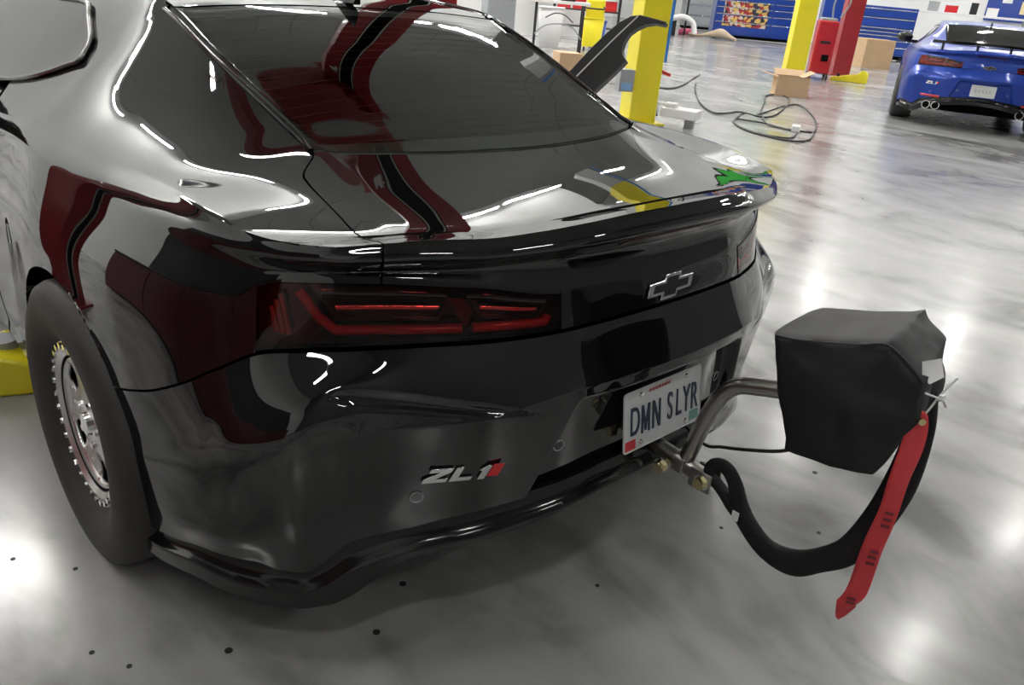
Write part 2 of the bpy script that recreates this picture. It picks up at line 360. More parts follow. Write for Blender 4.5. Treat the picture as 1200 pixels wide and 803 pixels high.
def T(w, c, off=0.0):
    w, c = np.broadcast_arrays(np.asarray(w, float), np.asarray(c, float)); sg = np.where(c < 0, -1., 1.); c = np.abs(c)
    i, f, g = cr1(CP, w, 13)
    def rowev(j):
        A = CP[:, j]; b, cc = A[g(i)], A[g(i+1)]
        a0 = np.where((i > 0)[..., None], A[g(i-1)], 2*b-cc); d = np.where((i+2 < 13)[..., None], A[g(i+2)], 2*cc-b)
        return .5*(2*b+(cc-a0)*f+(2*a0-5*b+4*cc-d)*f*f+(3*b-a0-3*cc+d)*f**3)
    cols = [rowev(j) for j in range(5)]
    cols.append(S(pchip(range(13), ROWU, w), 10.))
    Cc = np.stack(cols)                                  # 6 x ... x 3
    i2 = np.clip(np.floor(c).astype(int), 0, 4); f2 = (c-i2)[..., None]
    def pick(j): return np.take_along_axis(Cc, np.clip(j, 0, 5)[None, ..., None].repeat(3, -1), 0)[0]
    b, cc = pick(i2), pick(i2+1); mir = pick(np.ones_like(i2))*np.array([-1, 1, 1])
    a0 = np.where((i2 > 0)[..., None], pick(i2-1), mir); d = np.where((i2 < 4)[..., None], pick(i2+2), 2*cc-b)
    P = .5*(2*b+(cc-a0)*f2+(2*a0-5*b+4*cc-d)*f2**2+(3*b-a0-3*cc+d)*f2**3)
    # exact seat on the lip curve at w = 0
    k = np.clip(1-w, 0, 1)[..., None]
    if (k > 0).any():
        lip = S(pchip(range(6), UCOL, c), 10.)
        A0 = CP[0]; b, cc = A0[i2], A0[np.clip(i2+1, 0, 5)]; a1 = np.where((i2 > 0)[..., None], A0[np.clip(i2-1, 0, 5)], A0[1]*np.array([-1, 1, 1])); d1 = np.where((i2 < 4)[..., None], A0[np.clip(i2+2, 0, 5)], 2*cc-b)
        L0 = .5*(2*b+(cc-a1)*f2+(2*a1-5*b+4*cc-d1)*f2**2+(3*b-a1-3*cc+d1)*f2**3)
        P = P+k*(lip-L0)
    P = P.copy(); P[..., 2] += off
    P[..., 0] *= sg
    return P
def grid_to_bm(bm, P, mask=None):
    n, m = P.shape[:2]
    V = [[None]*m for _ in range(n)]
    def gv(i, j):
        if V[i][j] is None: V[i][j] = bm.verts.new(P[i, j])
        return V[i][j]
    for i in range(n-1):
        for j in range(m-1):
            if mask is not None and not mask[i, j]: continue
            q = [gv(i, j), gv(i+1, j), gv(i+1, j+1), gv(i, j+1)]
            try: bm.faces.new(q)
            except ValueError: pass
def lin(stops, step):
    out = []
    for a, b in zip(stops, stops[1:]):
        n = max(1, int(round(abs(b-a)/step))); out += [a+(b-a)*k/n for k in range(n)]
    return np.array(out+[stops[-1]])
def sgrid(us, vs, maskf=None, off=0.0):
    U, V = np.meshgrid(us, vs, indexing='ij'); P = S(U, V, off)
    mk = None
    if maskf:
        uc = (us[:-1]+us[1:])/2; vc = (vs[:-1]+vs[1:])/2; A, B = np.meshgrid(uc, vc, indexing='ij'); mk = maskf(A, B)
    return P, mk
def tgrid(ws, cs, maskf=None, off=0.0):
    U, V = np.meshgrid(ws, cs, indexing='ij'); P = T(U, V, off); mk = None
    if maskf:
        uc = (ws[:-1]+ws[1:])/2; vc = (cs[:-1]+cs[1:])/2; A, B = np.meshgrid(uc, vc, indexing='ij'); mk = maskf(A, B)
    return P, mk
CEN = Vector((0, 2.3, .55))
def finish(bm, name, m, parent, skirt=.012, angle=50, arch=None, merge=.0015):
    if arch:
        for (yc, zc, r) in arch:
            for f in list(bm.faces):
                if all((v.co.y-yc)**2+(v.co.z-zc)**2 < r*r for v in f.verts): bm.faces.remove(f)
            for v in list(bm.verts):
                if not v.link_faces: bm.verts.remove(v); continue
                d = math.hypot(v.co.y-yc, v.co.z-zc)
                if d < r:
                    v.co.y = yc+(v.co.y-yc)*r/d; v.co.z = zc+(v.co.z-zc)*r/d
    bmesh.ops.remove_doubles(bm, verts=bm.verts, dist=merge)
    bmesh.ops.recalc_face_normals(bm, faces=bm.faces)
    # outward
    s = 0
    for f in bm.faces:
        s += f.normal.dot(f.calc_center_median()-CEN)*f.calc_area()
    if s < 0: bmesh.ops.reverse_faces(bm, faces=bm.faces)
    bm.normal_update()
    if skirt:
        be = [e for e in bm.edges if e.is_boundary]
        nm = {v: v.normal.copy() for e in be for v in e.verts}
        r = bmesh.ops.extrude_edge_only(bm, edges=be)
        nv = [g for g in r['geom'] if isinstance(g, bmesh.types.BMVert)]
        src = list(nm.items())
        from mathutils.kdtree import KDTree
        kd = KDTree(len(src)); [kd.insert(v.co, i) for i, (v, _) in enumerate(src)]; kd.balance()
        for v in nv:
            i = kd.find(v.co)[1]
            if arch and any(abs(math.hypot(v.co.y-a_[0], v.co.z-a_[1])-a_[2]) < .004 for a_ in arch): v.co = v.co-Vector((math.copysign(.035, v.co.x), 0, 0))
            else: v.co = v.co-src[i][1]*skirt
        bmesh.ops.recalc_face_normals(bm, faces=bm.faces)
        s = sum(f.normal.dot(f.calc_center_median()-CEN)*f.calc_area() for f in bm.faces)
        if s < 0: bmesh.ops.reverse_faces(bm, faces=bm.faces)
    return from_bm(name, bm, m, parent, angle)

def cin(w):
    w = np.asarray(w, float); base = 3.92-.40*np.clip(w/2.6, 0, 1)**1.6
    h = np.clip((w-2.55)/.40, 0, 1); h = h*h*(3-2*h); return base*(1-h)+3.06*h
ARCH = (1.035, .37, .39); ARCHF = (3.78, .35, .38)
UL0, UL1 = 2.32, 8.82        # lamp opening along u
SEAM = 5.9
def recess(P, U, V):
    """plate pocket in the bumper: pushed in along +y with sharp flanks"""
    x, z = np.abs(P[..., 0]), P[..., 2]
    half = .318+(.64-z)*.36
    ss = lambda a, b, t: np.clip((t-a)/(b-a), 0, 1)**2*(3-2*np.clip((t-a)/(b-a), 0, 1))
    top = .672
    d = (1-ss(half-.022, half+.006, x))*(1-ss(top-.034, top, z))
    Q = P.copy(); Q[..., 1] += .038*d; return Q
def wedge(P, U, V):
    """the shallow sculpted scoop under each lamp"""
    x, z = np.abs(P[..., 0]), P[..., 2]
    t = np.clip((.78-x)/(.78-.36), 0, 1); zc = .722-.075*t; w = .004+.026*(1-t)*np.clip((.80-x)/.06, 0, 1)
    inside = np.clip((x-.37)/.08, 0, 1)*np.clip((.80-x)/.03, 0, 1)
    d = np.clip(1-np.abs(z-zc)/w, 0, 1)*inside
    Q = P.copy(); Q[..., 1] += .008*d*d*(3-2*d); return Q

def build_car(root, paint, far=False):
    st = 2.0 if far else 1.0
    sv = .035*st; su = .07*st
    obs = {}
    # inner dark body so panel gaps read black
    bm = bmesh.new()
    us = lin([-27, -UL1-.05, -UL0+.05, UL0-.05, UL1+.05, 27], .25); vs = lin([.6, 7.02, 7.98, 9.9], .25)
    P, mk = sgrid(us, vs, lambda A, B: ~((np.abs(A) > UL0-.05) & (np.abs(A) < UL1+.05) & (B > 7.02) & (B < 7.98)), -.075)
    C2 = P.reshape(-1, 3)
    grid_to_bm(bm, P, mk)
    P, _ = tgrid(lin([.15, 12], .25), lin([-4.95, 4.95], .3), lambda A, B: ~((A > 3.1) & (A < 5.9) & (np.abs(B) < 2.6)), -.03); grid_to_bm(bm, P, _)
    finish(bm, 'inner_body', M_dark, root, 0, 60, [(ARCH[0], ARCH[1], .46), (ARCHF[0], ARCHF[1], .44)], 1e-5)
    # bumper
    bm = bmesh.new(); us = np.concatenate([lin([-13.9, -7, -3.3], su)[:-1], lin([-3.3, -1.9], .022*st)[:-1], lin([-1.9, 1.9], su)[:-1], lin([1.9, 3.3], .022*st)[:-1], lin([3.3, 7, 13.9], su)]); vs = lin([2, 6], sv)
    U, V = np.meshgrid(us, vs, indexing='ij'); P = wedge(recess(S(U, V), U, V), U, V); grid_to_bm(bm, P)
    finish(bm, 'bumper', paint, root, .014, 38, [ARCH])
    # lower trim and diffuser lip
    bm = bmesh.new(); us = lin([-13.9, 13.9], su*1.3); vs = lin([0, 1, 2], .12)
    U, V = np.meshgrid(us, vs, indexing='ij'); P = S(U, V)
    # a step under the bumper edge: push the upper strip in
    zt = np.clip((V-1.15)/.25, 0, 1); P2 = S(U, V, -.016); P = P*(1-zt[..., None])+P2*zt[..., None]
    grid_to_bm(bm, P); finish(bm, 'lower_trim', M_trim, root, .03, 38, [ARCH])
    # boot lid: rear face and deck in one panel
    bm = bmesh.new()
    us = lin([-SEAM, -UL0, UL0, SEAM], su); vs = lin([7, 8, 9, 10], .05*st)
    P, mk = sgrid(us, vs, lambda A, B: ~((np.abs(A) > UL0) & (B < 8))); grid_to_bm(bm, P, mk)
    cs = pchip(UCOL, range(6), np.abs(us))*np.sign(us); cmax = float(cs[-1]); ws = lin([0, 2.5, 2.96], .05*st)
    CW, CCc = np.meshgrid(ws, cs/cmax, indexing='ij'); lim = cin(CW)-.045; lim = lim+(cmax-lim)*np.clip(1-CW/.15, 0, 1)
    grid_to_bm(bm, T(CW, CCc*lim))
    obs['boot_lid'] = finish(bm, 'boot_lid', paint, root, .014, 50)
    # quarter panels
    for s in (-1, 1):
        bm = bmesh.new()
        us = lin([SEAM+.05, UL1, 12, 18.4], su)*s; vs = lin([7, 8, 9, 10], .05*st)
        P, mk = sgrid(us, vs, lambda A, B: ~((np.abs(A) < UL1) & (B < 8))); grid_to_bm(bm, P, mk)
        us2 = lin([12, 18.4], su)*s
        P, mk = sgrid(us2, lin([1, 6, 7], .1), lambda A, B: np.abs(A) > 14.9); grid_to_bm(bm, P, mk)
        # shoulder and pillar on the upper surface; edge follows the flank samples exactly
        uu = np.abs(us)[np.abs(us) >= 7.3-1e-6]; ws = np.interp(uu, ROWU, range(13))
        ww = np.linspace(0, 8.4, 400); uw = pchip(range(13), ROWU, ww); ws = np.interp(uu, uw, ww)
        ws[0] = 0 if abs(uu[0]-7.3) < .04 else ws[0]
        ws = np.concatenate([[0], ws[ws > 1e-4]])
        ss_ = np.linspace(0, 1, 26); WW, SS = np.meshgrid(ws[ws < 8.5], ss_, indexing='ij'); ci = cin(WW); ci = ci+(cmax+.03-ci)*np.clip(1-WW/.15, 0, 1)
        grid_to_bm(bm, T(WW, (ci+(5-ci)*SS)*s))
        finish(bm, 'quarter_panel', paint, root, .014, 50, [ARCH])
        # side glass, bright trim under it
        clow = lambda w: np.interp(w, [6.95, 7.3, 8.1, 9.5, 9.8], [3.98, 4.1, 4.3, 4.5, 4.5]); cup = lambda w: np.interp(w, [6.95, 7.05, 7.6, 9.8], [3.90, 3.70, 3.28, 3.22])
        sk = np.array([s*.8, 0, .6])
        bm = bmesh.new(); WW, SS = np.meshgrid(lin([6.95, 9.8], .05), np.linspace(0, 1, 12), indexing='ij'); P = T(WW, (cup(WW)+(clow(WW)-cup(WW))*SS)*s)+sk*.004; grid_to_bm(bm, P)
        finish(bm, 'side_window', M_glasstrim, root, .006)
        tp = [T(w, float(clow(w))*s)+sk*.006 for w in np.linspace(9.6, 6.95, 30)]+[T(w, float(cup(w))*s)+sk*.006 for w in (6.97, 7.05, 7.2, 7.4, 7.6, 8, 8.5, 9)]
        tube('window_trim', tp, .008, mat('satin_trim', (.16, .16, .16), .22, metal=1), root, 8, 3)
        # door and front wing
        for nm, ua, ub in (('door', 18.45, 20.9), ('front_wing', 20.95, 25)):
            bm = bmesh.new(); us = lin([ua, ub], .12)*s; P, _ = sgrid(us, lin([.6, 10], .15)); grid_to_bm(bm, P)
            wa, wb = np.interp([ua, ub], uw, ww) if ub < 20 else (np.interp(ua, ROWU, range(13)), np.interp(ub, ROWU, range(13)))
            us_a = np.abs(us); wsd = np.interp(us_a, pchip(range(13), ROWU, np.linspace(0, 12, 500)), np.linspace(0, 12, 500))
            P, _ = tgrid(wsd, lin([4.55, 5], .15)*s); grid_to_bm(bm, P)
            finish(bm, nm, paint, root, .012, 50, [ARCHF], .003)
        # fuel: mirror
        bm = bmesh.new(); bmesh.ops.create_uvsphere(bm, u_segments=20, v_segments=12, radius=.12)
        for v in bm.verts: v.co = Vector((v.co.x*1.05+s*1.06, v.co.y*.6+2.95+.25*(v.co.y if v.co.y > 0 else 0), v.co.z*.62+1.06))
        mo = from_bm('door_mirror', bm, M_trim, root)
        box('mirror_stalk', (s*.93, 2.97, 1.0), (.16, .07, .05), M_trim, mo, .01)
        # taillight: bucket, light guides, lens
        bucket_bm = bmesh.new(); us = lin([UL0+.03, UL1-.03], .15)*s; vs = lin([7.03, 7.97], .1)
        U, V = np.meshgrid(us, vs, indexing='ij'); P = S(U, V, -.045); grid_to_bm(bucket_bm, P)
        lamp = finish(bucket_bm, 'taillight', mat('lamp_bucket_far', (.5, .03, .04), .3) if far else mat('lamp_bucket', (.022, .004, .004), .15), root, -.045, 40)
        G = mat('red_light_guide', (.42, .025, .04), .18, coat=1)
        H = mat('lamp_reflector', (.95, .72, .66), .22, metal=1)
        Bz = mat('lamp_bezel', (.010, .004, .004), .05)
        def path(pts, off): return [S(np.array(u*s), np.array(v), off) for u, v in pts]
        def dense(pts, n=10):
            o = []
            for a, b in zip(pts, pts[1:]): o += [(a[0]+(b[0]-a[0])*k/n, a[1]+(b[1]-a[1])*k/n) for k in range(n)]
            return o+[pts[-1]]
        for seg in ([(7.75, 7.80), (7.3, 7.42), (6.9, 7.23), (5.0, 7.20), (4.35, 7.20)], [(4.15, 7.20), (2.62, 7.22), (2.56, 7.40)]):
            tube('light_guide', path(dense(seg, 6), -.012), .0105, G, lamp, 10, 0, flat=(1, 1.7) if False else None)
        for a, b in ((6.9, 4.75), (4.0, 2.75)):
            tube('reflector_bar', path(dense([(a, 7.52), (b, 7.52)], 20), -.022), .0085, H, lamp, 10, 0)
            tube('bezel', path(dense([(a+.35, 7.78), (a, 7.42), (b, 7.38), (b-.1, 7.72)], 10), -.010), .006, Bz, lamp, 8, 0)
            tube('upper_bar', path(dense([(a+.3, 7.80), (b-.1, 7.80)], 20), -.008), .011, Bz, lamp, 8, 0)
        bm = bmesh.new()                                          # wedge between the two openings
        pts = [S(np.array(uu_*s), np.array(vv_), oo_) for uu_, vv_, oo_ in ((4.62, 7.72, -.01), (4.05, 7.72, -.01), (4.28, 7.20, -.006), (4.36, 7.5, .0), (4.4, 7.5, -.045))]
        vs_ = [bm.verts.new(p) for p in pts]
        for f in ((0, 1, 3), (1, 2, 3), (2, 0, 3), (0, 4, 1), (1, 4, 2), (2, 4, 0)): bm.faces.new([vs_[k] for k in f])
        bmesh.ops.recalc_face_normals(bm, faces=bm.faces); from_bm('divider', bm, mat('lamp_divider', (.10, .02, .025), .1, coat=1), lamp, 20)
        for k in range(3):
            tube('corner_reflector', path([(8.02+.15*k, 7.16+.02*k), (8.22+.12*k, 7.72-.08*k)], -.02), .0065, mat('corner_guide', (.32, .15, .11), .3, metal=.6), lamp, 6, 0)
        bm = bmesh.new(); us = lin([UL0+.025, UL1-.02], su)*s; vs = lin([7.02, 7.98], .06*st)
        P, _ = sgrid(us, vs, None, .002); grid_to_bm(bm, P); finish(bm, 'lens', M_lens2 if far else M_lens, lamp, .004, 40)
    # rear window and its dark border
    bm = bmesh.new(); P, _ = tgrid(lin([3.03, 5.97], .06*st), lin([-3.02, 3.02], .12)); grid_to_bm(bm, P)
    finish(bm, 'rear_window', M_glass if not far else M_glasstrim, root, .004, 60)
    bm = bmesh.new()
    P, mk = tgrid(lin([3.03, 3.35, 5.75, 5.97], .08), lin([-3.0, -2.55, 2.55, 3.0], .15), lambda A, B: (A < 3.35) | (A > 5.75) | (np.abs(B) > 2.55), -.006); grid_to_bm(bm, P, mk)
    finish(bm, 'window_frit', mat('frit', (.16, .18, .17), .4), root, 0, 60)
    if not far:
        for k in range(17):
            w = 3.42+k*.135
            tube('defroster_line', [T(w, c, -.0065) for c in np.linspace(-2.5, 2.5, 14)], .0008, mat('defroster', (.035, .028, .02), .6), obs.setdefault('heater', empty('defroster', (0, 0, 0), 0, root)), 4, 0)
        for s in (-1, 1):   # bright edge trims along the glass
            tube('glass_trim', [T(w, 3.05*s, .003) for w in np.linspace(2.98, 6.0, 26)], .007, M_trim, root, 8, 0)
    # roof, windscreen, bonnet
    bm = bmesh.new(); P, _ = tgrid(lin([6.03, 9.0], .1), lin([-3.3, 3.3], .12), lambda A, B: (np.abs(B) < 3.04) | (A > 8.4)); grid_to_bm(bm, P)
    finish(bm, 'roof', paint, root, .012, 50)
    bm = bmesh.new(); P, _ = tgrid(lin([9.05, 9.95], .1), lin([-3.1, 3.1], .3)); grid_to_bm(bm, P); finish(bm, 'windscreen', M_glasstrim, root, 0)
    bm = bmesh.new(); P, _ = tgrid(lin([10.0, 12], .1), lin([-4.5, 4.5], .2)); grid_to_bm(bm, P); finish(bm, 'bonnet', paint, root, .012)
    bm = bmesh.new(); P, _ = sgrid(lin([-27, -25.05], .1), lin([.6, 10], .2)); grid_to_bm(bm, P); P, _ = sgrid(lin([25.05, 27], .1), lin([.6, 10], .2)); grid_to_bm(bm, P); finish(bm, 'front_bumper', paint, root, .01)
    # aerial fin
    bm = bmesh.new(); c = T(6.35, 0.)
    for (dy, dz, w) in ((-.07, 0, .012), (.13, 0, .016), (-.085, .055, .003), (-.03, .055, .003)):
        for s in (-1, 1): bm.verts.new((s*w, c[1]+dy, c[2]+dz-.004))
    bmesh.ops.convex_hull(bm, input=bm.verts); from_bm('aerial_fin', bm, M_trim, root, 40, .004)
    # underbody, wheel liners
    box('underbody', (0, 2.5, .27), (1.5, 4.1, .12), M_dark, root, .02)
    for s in (-1, 1):
        for (yc, zc, r) in (ARCH, ARCHF):
            bm = bmesh.new(); n = 24; ra = r+.03; A = []; B = []
            for k in range(n+1):
                a = -.35+(PI+.7)*k/n; A.append(bm.verts.new((s*.985, yc+ra*math.cos(a), zc+ra*math.sin(a)))); B.append(bm.verts.new((s*.55, yc+ra*math.cos(a), zc+ra*math.sin(a))))
            for k in range(n): bm.faces.new((A[k], A[k+1], B[k+1], B[k]))
            bm.faces.new(B); from_bm('wheel_liner', bm, M_dark, root, 40)
    # third brake light, rear sensors
    bm = bmesh.new(); us = lin([-1.25, 1.25], .1); P, _ = sgrid(us, lin([9.12, 9.30], .04), None, .003); grid_to_bm(bm, P); finish(bm, 'brake_light', mat('brake_strip', (.10, .006, .012), .12, coat=1), root, .006)
    for uu, vv in ((5.1, 2.75), (2.05, 2.95)):
        for s in (-1, 1):
            n, tu, tv = Sn(np.array(uu*s), vv); c = S(np.array(uu*s), np.array(vv)); 
            if abs(uu) < 3: c = c+np.array([0, .038, 0])
            bm = bmesh.new(); bm_cyl(bm, c-.004*n, c+.0025*n, .0125, n=20); o = from_bm('parking_sensor', bm, paint, root)
            bm = bmesh.new(); q = Vector(n).to_track_quat('Z', 'Y').to_matrix().to_4x4(); tube('', [], 0, None) if False else None
            for k in range(24):
                pass
            rp = [tuple(Matrix.Translation(c+.002*n) @ q @ Vector((.0135*math.cos(2*PI*k/24), .0135*math.sin(2*PI*k/24), 0))) for k in range(25)]
            bm.free(); tube('sensor_ring', rp, .0013, mat('sensor_ring', (.5, .5, .5), .3, metal=1), o, 6, 0)
    return obs

def wheel(root, loc, side, drag=True, R=.37, Wd=.30):
    """drag wheel: slick tyre, polished bead-lock rim with a ring of bolts; outer face towards side"""
    t = empty('wheel', loc, 0, root); s = side
    h = Wd/2; ri = .205
    prof = [(-h*.72, ri), (-h*.98, ri+.03), (-h*1.02, R*.78), (-h*.98, R*.90), (-h*.90, R*.965), (-h*.78, R*.99), (-h*.4, R), (0, R*1.002), (h*.4, R), (h*.78, R*.99), (h*.90, R*.965), (h*.98, R*.90), (h*1.02, R*.80), (h*.97, R*.70), (h*.86, ri+.028), (h*.74, ri+.008), (h*.6, ri-.012)]
    if s < 0: prof = [(-a_, b_) for a_, b_ in prof]
    lathe_x('tyre', prof, M_rubber, t, 72, 50)
    x = s*h
    lathe_x('rim', [(x*.7, ri+.004), (x*.45, ri-.03), (x*.1, ri-.05), (-x*.8, ri-.02)], M_alu, t, 64)
    lathe_x('bead_lock_ring', [(x*.66, ri+.012), (x*.78, ri+.010), (x*.79, ri-.012), (x*.73, ri-.028), (x*.60, ri-.030)], M_alu, t, 64, 25)
    nb = 32; b0 = None
    for k in range(nb):
        a = 2*PI*k/nb; c = (x*.785, (ri-.002)*math.cos(a), (ri-.002)*math.sin(a))
        if b0 is None:
            bm = bmesh.new(); bm_cyl(bm, (0, 0, 0), (s*.007, 0, 0), .0085, n=6); b0 = from_bm('bolt', bm, M_chrome, t, 30); b0.location = c
        else:
            b = b0.copy(); COL.objects.link(b); b.location = c
    lathe_x('ring_groove', [(x*.735, ri-.027), (x*.68, ri-.036), (x*.5, ri-.037)], M_dark, t, 64)
    # centre: dished disc with five windows
    bm = bmesh.new(); n = 80; radii = [.0, .05, .075, .10, .13, .16, .171]; xs = [.66, .66, .65, .62, .60, .62, .70]
    rings = []
    for r, xx in zip(radii[1:], xs[1:]): rings.append([bm.verts.new((x*xx, r*math.cos(2*PI*k/n), r*math.sin(2*PI*k/n))) for k in range(n)])
    for q, (A, B) in enumerate(zip(rings, rings[1:])):
        for k in range(n):
            if q in (2, 3) and (k % 16) in (5, 6, 7, 8, 9, 10): continue
            bm.faces.new((A[k], A[(k+1) % n], B[(k+1) % n], B[k]))
    bm.faces.new(rings[0]); bmesh.ops.recalc_face_normals(bm, faces=bm.faces)
    o = from_bm('wheel_centre', bm, M_alu, t, 30); md = o.modifiers.new('solid', 'SOLIDIFY'); md.thickness = .008; md.offset = 0
    cyl('hub_cap', (x*.64, 0, 0), (x*.76, 0, 0), .034, M_chrome, t, 24, r2=.028)
    for k in range(5):
        a = 2*PI*(k+.5)/5; cyl('lug_nut', (x*.64, .057*math.cos(a), .057*math.sin(a)), (x*.73, .057*math.cos(a), .057*math.sin(a)), .010, M_chrome, t, 6)
    cyl('brake_disc', (x*.22, 0, 0), (x*.15, 0, 0), .15, M_steel, t, 40)
    return t

# ------------------------------------------------------------------ the black car
car = empty('car', (0, 0, 0))
tag(car, 'glossy black coupe with a smoked taillight, seen close from its left rear corner', 'car')
build_car(car, M_black)
for s in (-1, 1):
    wheel(car, (s*(1.065-.155), 1.0, .37), s)
    wheel(car, (s*.86, 3.78, .35), s, R=.35, Wd=.22)

# badges on the black car
def frame_on(u, v, off=0., inset=0.):
    n, tu, tv = Sn(np.array(float(u)), float(v)); c = S(np.array(float(u)), np.array(float(v)))+n*off+np.array([0, inset, 0])
    right = np.cross(np.array([0, 0, 1.]), n); right /= np.linalg.norm(right); right = -right if right[0] < 0 else right
    up = np.cross(n, right); 
    if up[2] < 0: up = -up
    return Matrix(((right[0], up[0], n[0], c[0]), (right[1], up[1], n[1], c[1]), (right[2], up[2], n[2], c[2]), (0, 0, 0, 1)))
def poly_prism(name, pts, h, m, parent, mtx, bevel=0, z0=0):
    bm = bmesh.new(); lo = [bm.verts.new((x, y, z0)) for x, y in pts]; hi = [bm.verts.new((x, y, z0+h)) for x, y in pts]
    bm.faces.new(lo[::-1]); bm.faces.new(hi); n = len(pts)
    for k in range(n): bm.faces.new((lo[k], lo[(k+1) % n], hi[(k+1) % n], hi[k]))
    bmesh.ops.recalc_face_normals(bm, faces=bm.faces); bm.transform(mtx)
    return from_bm(name, bm, m, parent, 30, bevel)
BOW = [(-.098, -.030), (-.038, -.030), (-.034, -.036), (-.034, -.036), (-.040, -.036)]
def bowtie(a, b, c, d, sl):   # half width a, arm half height b, centre half width c, centre half height d, slant
    return [(-a-sl*b, -b), (-c-sl*b, -b), (-c-sl*d, -d), (c-sl*d, -d), (c-sl*b, -b), (a-sl*b, -b), (a+sl*b, b), (c+sl*b, b), (c+sl*d, d), (-c+sl*d, d), (-c+sl*b, b), (-a+sl*b, b)]
def emblem(parent, u, v):
    F = frame_on(u, v, .001)
    e = poly_prism('emblem', bowtie(.080, .0150, .029, .0275, .5), .006, M_chrome, parent, F, .0015)
    poly_prism('emblem_field', bowtie(.063, .0085, .021, .0205, .5), .0012, mat('emblem_black', (.01, .01, .01), .25), e, F, 0, .006)
emblem(car, 0, 7.55)
def zl1(parent, u, v, k=1.0, hilite=True):
    F = frame_on(u, v, .0015); W_ = M_chrome
    b = empty('model_badge', (0, 0, 0), 0, parent)
    sh = .45
    def sk(pts): return [((x+sh*y)*k, y*k) for x, y in pts]
    Zp = [(-.078, .018), (-.03, .018), (-.03, .008), (-.055, -.008), (-.03, -.008), (-.03, -.018), (-.082, -.018), (-.082, -.008), (-.056, .008), (-.078, .008)]
    Lp = [(-.024, .018), (-.008, .018), (-.008, -.008), (.022, -.008), (.022, -.018), (-.024, -.018)]
    Op = [(.030, .006), (.044, .018), (.052, .018), (.052, -.018), (.037, -.018), (.037, .004)]
    Rp = [(.055, .018), (.078, .018), (.078, -.012), (.055, -.012)]
    for nm, p, m_ in (('letter', Zp, W_), ('letter', Lp, W_), ('letter', Op, W_), ('red_flash', Rp, mat('badge_red', (.6, .02, .03), .3, coat=.5))):
        poly_prism(nm, sk(p), .004, m_, b, F, .0008)
    return b
zl1(car, -4.25, 3.08)

# licence plate
PT = empty('licence_plate', (0, 0, 0)); tag(PT, 'white plate reading DMN SLYR on the bumper of the black car', 'licence plate')
tilt = .163
PM = Matrix.Translation((0.003, .013, .553)) @ Matrix.Rotation(PI/2-tilt, 4, 'X')
def rrect(w, h, r, n=6):
    o = []
    for cx, cy, a0 in ((w-r, h-r, 0), (-w+r, h-r, PI/2), (-w+r, -h+r, PI), (w-r, -h+r, 1.5*PI)):
        for k in range(n+1): a = a0+PI/2*k/n; o.append((cx+r*math.cos(a), cy+r*math.sin(a)))
    return o
def plate_mat():
    m = mat('plate_white', (.57, .59, .59), .35, coat=.3, var=.06, vscale=25); return m
poly_prism('plate_body', rrect(.1525, .076, .010), .002, plate_mat(), PT, PM, .0005)
for w, h, t_ in ((.1505, .074, 0),):
    pts = rrect(w, h, .009); tube('raised_rim', [tuple(PM @ Vector((x, y, .0025))) for x, y in pts+[pts[0]]], .0015, mat('plate_rim', (.55, .57, .57), .35), PT, 6, 0)
INK = mat('plate_ink', (.02, .035, .07), .5)
for nm_, x, poly in (('M', -.072, [(-1, -1), (-1, 1), (-.55, 1), (0, -.25), (.55, 1), (1, 1), (1, -1), (.62, -1), (.62, .35), (.15, -.85), (-.15, -.85), (-.62, .35), (-.62, -1)]), ('N', -.031, [(-1, -1), (-1, 1), (-.5, 1), (.6, -.45), (.6, 1), (1, 1), (1, -1), (.5, -1), (-.6, .45), (-.6, -1)])):
    poly_prism('letter', [(x+px_*.0155, -.004+py_*.0355) for px_, py_ in poly], .0024, INK, PT, PM, 0, .0022)
for ch, x in (('D', -.112), ('S', .022), ('L', .057), ('Y', .089), ('R', .122)):
    text_obj('letter', ch, INK, .102, PM @ Matrix.Translation((x, -.004, .0035)), .0012, PT, {'M': .40, 'N': .47}.get(ch, .50), bold=.0)
text_obj('state_name', 'THE STATE', mat('plate_red_ink', (.45, .05, .06), .5), .013, PM @ Matrix.Translation((-.005, .062, .0025)), .0003, PT, 1.1) if False else None
for k in range(7):
    x = -.06+k*.012; poly_prism('state_print', [(x, .058), (x+.009, .058), (x+.010, .066), (x+.001, .066)], .0006, mat('plate_red_ink', (.45, .07, .08), .5), PT, PM, 0, .002)
poly_prism('registration_sticker', [(-.146, -.071), (-.108, -.071), (-.108, -.046), (-.146, -.046)], .0006, mat('sticker_red', (.55, .04, .05), .45), PT, PM, 0, .002)
poly_prism('registration_sticker', [(.105, -.066), (.142, -.066), (.142, -.04), (.105, -.04)], .0006, mat('sticker_green', (.12, .30, .24), .45), PT, PM, 0, .002)
for x in (-.089, .089):
    for y in (-.060, .060):
        cyl('screw', tuple(PM @ Vector((x, y, .001))), tuple(PM @ Vector((x, y, .006))), .0075, M_chrome, PT, 16, r2=.005)

# ------------------------------------------------------------------ the blue car parked across the shop
blue = empty('car', (10.85, 3.0, 0), math.radians(24-90))
tag(blue, 'blue coupe with a rear wing parked at the far right', 'car')
build_car(blue, M_blue, far=True)
for s in (-1, 1):
    wheel(blue, (s*(1.06-.155), 1.0, .37), s); wheel(blue, (s*.86, 3.78, .35), s, R=.35, Wd=.22)
emblem(blue, 0, 7.45); zl1(blue, -5, 3.6, 1.1)

